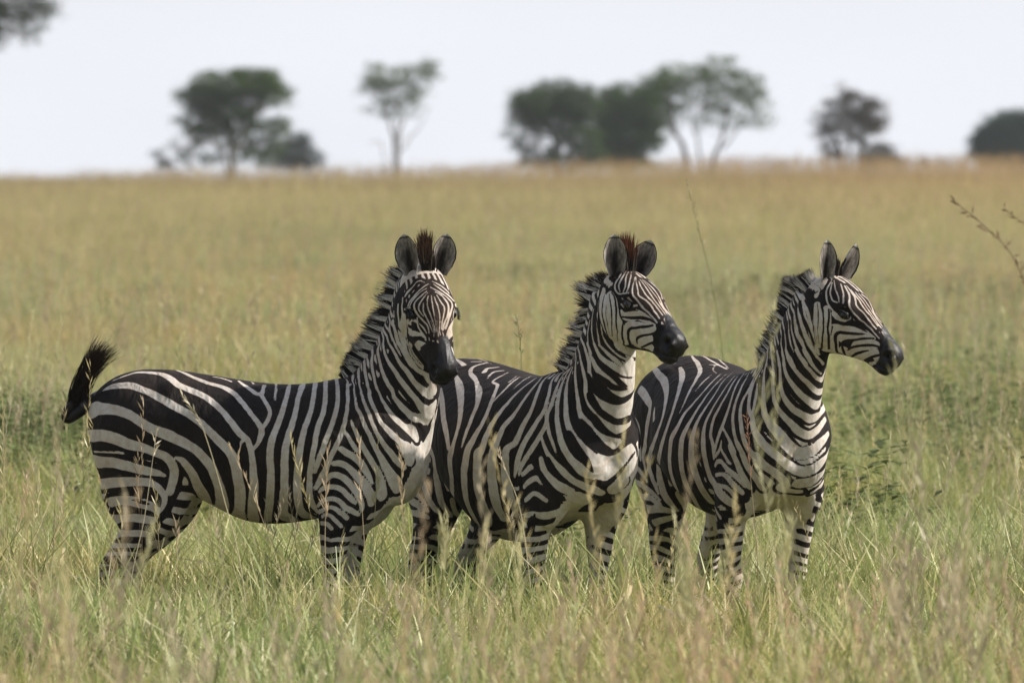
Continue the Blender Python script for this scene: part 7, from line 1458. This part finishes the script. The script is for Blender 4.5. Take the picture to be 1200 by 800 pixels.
# ------------------------------------------------------------------ single tall stalks
def stalk(label, pts, d, r, head_len, col, headcol, n=26, spread=.5, seed=0):
    """pts: (px, py) from the foot up, set at distance d; the foot goes into the ground"""
    g = np.random.default_rng(seed); k = d/(334.2/36*1200)
    P = np.array([((px-600)*k, d + (i*.02), CAM_H-(py-200)*k) for i, (px, py) in enumerate(pts)]); x0, y0 = P[0, 0], P[0, 1]; gz = float(ground_z(x0, y0))
    P[0, 2] = gz - .04; o0 = np.array([x0, y0, gz]); P = hermite(P - o0, 40)
    root = bpy.data.objects.new('grass_stalk', None); COL.objects.link(root); root.location = o0; root.empty_display_size = .1
    tag(root, label, 'grass stalk', 'single tall stalks standing above the grass')
    V, F = tube(P, np.linspace(r, r*.5, 40), 5); mesh_obj('stem', V, F, M_LEAF, root, attrs=dict(tint=np.tile(col, (len(V), 1))))
    L = np.r_[0, np.cumsum(np.linalg.norm(np.diff(P, axis=0), axis=1))]
    top = P[L > L[-1] - head_len - .02]; V, F = tube(top, np.full(len(top), r*.62), 5); V = list(V); F = list(F)      # the axis the spikelets sit on
    for i in range(n):
        s_ = L[-1] - head_len*(i/n); j = int(np.searchsorted(L, s_)); j = min(max(j, 1), 39); q = P[j]; tdir = unit(P[j]-P[j-1])
        dd = unit(tdir + g.normal(0, spread, 3)); l_ = g.uniform(.02, .045); s2 = unit(np.cross(dd, g.normal(0, 1, 3)))*.0035; b = len(V)
        V += [q, q+dd*l_*.5+s2, q+dd*l_, q+dd*l_*.5-s2]; F.append([b, b+1, b+2, b+3])
    mesh_obj('seed_head', V, F, M_LEAF, root, attrs=dict(tint=np.tile(headcol, (len(V), 1))))
PALE = (.78, .70, .48); BRN = (.34, .24, .14); GRN = (.40, .42, .18)
stalk('pale bent stalk crossing the flank of the leftmost zebra', [(300, 790), (284, 680), (262, 585), (236, 500), (214, 466)], 36.6, .0028, .16, PALE, (.72, .64, .46), 22, .35, 1)
stalk('thin pale stalk crossing the thigh of the leftmost zebra', [(138, 800), (152, 690), (168, 610), (178, 540), (182, 508)], 37.2, .0022, .12, PALE, (.70, .62, .45), 16, .4, 2)
stalk('pale stalk with a bent neck crossing the belly of the middle zebra', [(640, 800), (622, 690), (610, 600), (592, 550), (584, 532)], 37.0, .0026, .10, PALE, (.74, .62, .44), 14, .3, 3)
stalk('rusty-headed stalk in front of the shoulder of the rightmost zebra', [(892, 800), (888, 660), (880, 560), (876, 490)], 37.4, .0024, .26, (.50, .40, .24), (.42, .24, .16), 34, .35, 4)
stalk('dark seeding stalk leaning in high at the right edge', [(1262, 850), (1240, 600), (1212, 380), (1190, 305), (1158, 268), (1122, 238)], 31.0, .0026, .42, BRN, BRN, 40, .7, 5)
stalk('short dark seed head poking in at the right edge above the leaning stalk', [(1290, 850), (1262, 500), (1225, 300), (1178, 244)], 31.6, .0022, .26, BRN, BRN, 24, .6, 6)
stalk('tall blurred stalk rising behind the middle and rightmost zebras', [(858, 600), (850, 450), (836, 340), (818, 265), (806, 214)], 49.0, .0035, .36, GRN, (.52, .46, .26), 40, .4, 7)
stalk('green seeding stalk standing behind the back of the middle zebra', [(608, 560), (610, 480), (611, 420), (606, 372)], 43.5, .0028, .20, GRN, (.34, .34, .16), 26, .6, 8)
ZEBRAS = {
 'A': dict(head=.87, loc=(-1.05, 39.4, 0), yaw=-9, scale=1.0, belly=0.0, girth=1.0, reach=.014,
           neck=[(-9, -8), (-3, -11), (-3, -12), (-1, -14)], face=(-55.5, 58, 1),
           legs={(1,1):(.02,0),(1,-1):(-.04,0),(-1,1):(-.01,0),(-1,-1):(-.03,0)},
           seed=5, mz_side=.11, hind_top=.50, fore_top=.63,
           ears=[((-.20, -.05, 1), (-.25, -1, .1), .170, .100), ((.20, -.05, 1), (.30, -1, .1), .170, .104)],
           mane_len=.095, band=.042, lean=-.15, ragged=.10, forelock=(.140, (-.06, -.10, 1)), lock_tip=(.15, .075, .045), mane_tip=(.035, .022, .016),
           dock=[(-.64, 0, 1.20), (-.71, -.02, 1.165), (-.76, -.04, 1.125), (-.80, -.05, 1.10), (-.80, -.055, 1.13), (-.775, -.055, 1.17)],
           tuft=[(-.755, -.06, 1.27), (-.665, -.06, 1.435), (-.575, -.06, 1.385)]),
 'B': dict(head=.785, loc=(0.04, 39.6, -.03), yaw=-60, scale=1.05, belly=0.085, girth=1.08, reach=-.012,
           neck=[(-4, 3), (-6, 1), (-5, 0), (-3, 0)], face=(11, 34, -8),
           legs={(-1,1):(-.25,0)}, seed=8, hind_top=.60, fore_top=.66,
           ears=[((-.02, -.05, 1), (.15, -1, .05), .165, .098), ((.38, .0, 1), (-.10, -1, .1), .165, .104)],
           mane_len=.095, lean=-.25, ragged=.28, clump=34, band=.040, forelock=(.140, (.02, -.05, 1)), lock_tip=(.22, .075, .035), mane_tip=(.06, .028, .018),
           dock=[(-.66, 0, 1.19), (-.74, 0, 1.13), (-.76, 0, 1.00), (-.75, 0, .85), (-.74, 0, .78)],
           tuft=[(-.745, 0, .62), (-.74, -.02, .42), (-.74, .03, .45)]),
 'C': dict(head=.81, loc=(0.93, 40.0, 0), yaw=-70, scale=1.03, belly=0.02, girth=1.03, reach=-.004,
           neck=[(-2, 4), (0, 3), (0, 4), (2, 4)], face=(43, 41, 0),
           legs={(-1,-1):(.12,.07),(-1,1):(0,-.05)}, seed=13, hind_top=.60, fore_top=.62,
           ears=[((.06, -.03, 1), (.55, -1, .05), .170, .082), ((.52, .05, 1), (.95, -.75, -.1), .170, .090)],
           mane_len=.085, band=.034, lean=-.10, ragged=.14, clump=44, forelock=(.085, (.0, 0, 1)), lock_tip=(.05, .03, .02), mane_tip=(.032, .020, .015),
           dock=[(-.66, 0, 1.19), (-.74, 0, 1.13), (-.76, 0, 1.00), (-.75, 0, .85), (-.74, 0, .78)],
           tuft=[(-.745, 0, .62), (-.74, -.02, .42), (-.74, .03, .45)]),
}
LABELS = {
 'A': 'leftmost zebra, side-on with its face to the viewer and dark tail swung up',
 'B': 'middle zebra with a ragged spiky mane and brown tuft between its ears, white chest forward',
 'C': 'rightmost zebra with its whole head in profile against open grass',
}
SEGS = {k: read_stripes(v) for k, v in STRIPES.items()}
for k, P in ZEBRAS.items():
    build_zebra(k, P, SEGS[k], None if k == 'A' else SEGS['A'], LABELS[k])
# ------------------------------------------------------------------ the air: thin even haze round the whole scene
def haze_box():
    x0, x1, y0, y1, z0, z1 = -70, 70, -4, 790, -4.2, 32
    V = [(x, y, z) for x in (x0, x1) for y in (y0, y1) for z in (z0, z1)]
    F = [(0, 1, 3, 2), (4, 6, 7, 5), (0, 4, 5, 1), (2, 3, 7, 6), (0, 2, 6, 4), (1, 5, 7, 3)]
    m = NT('haze'); p = m.n('ShaderNodeVolumePrincipled'); p.inputs['Color'].default_value = (.93, .96, 1, 1); p.inputs['Density'].default_value = HAZE; p.inputs['Anisotropy'].default_value = .2
    m.l(p.outputs[0], m.out.inputs['Volume'])
    o = mesh_obj('haze', V, F, m.m, smooth=False); tag(o, kind='stuff')
HAZE = 0.00013
haze_box()
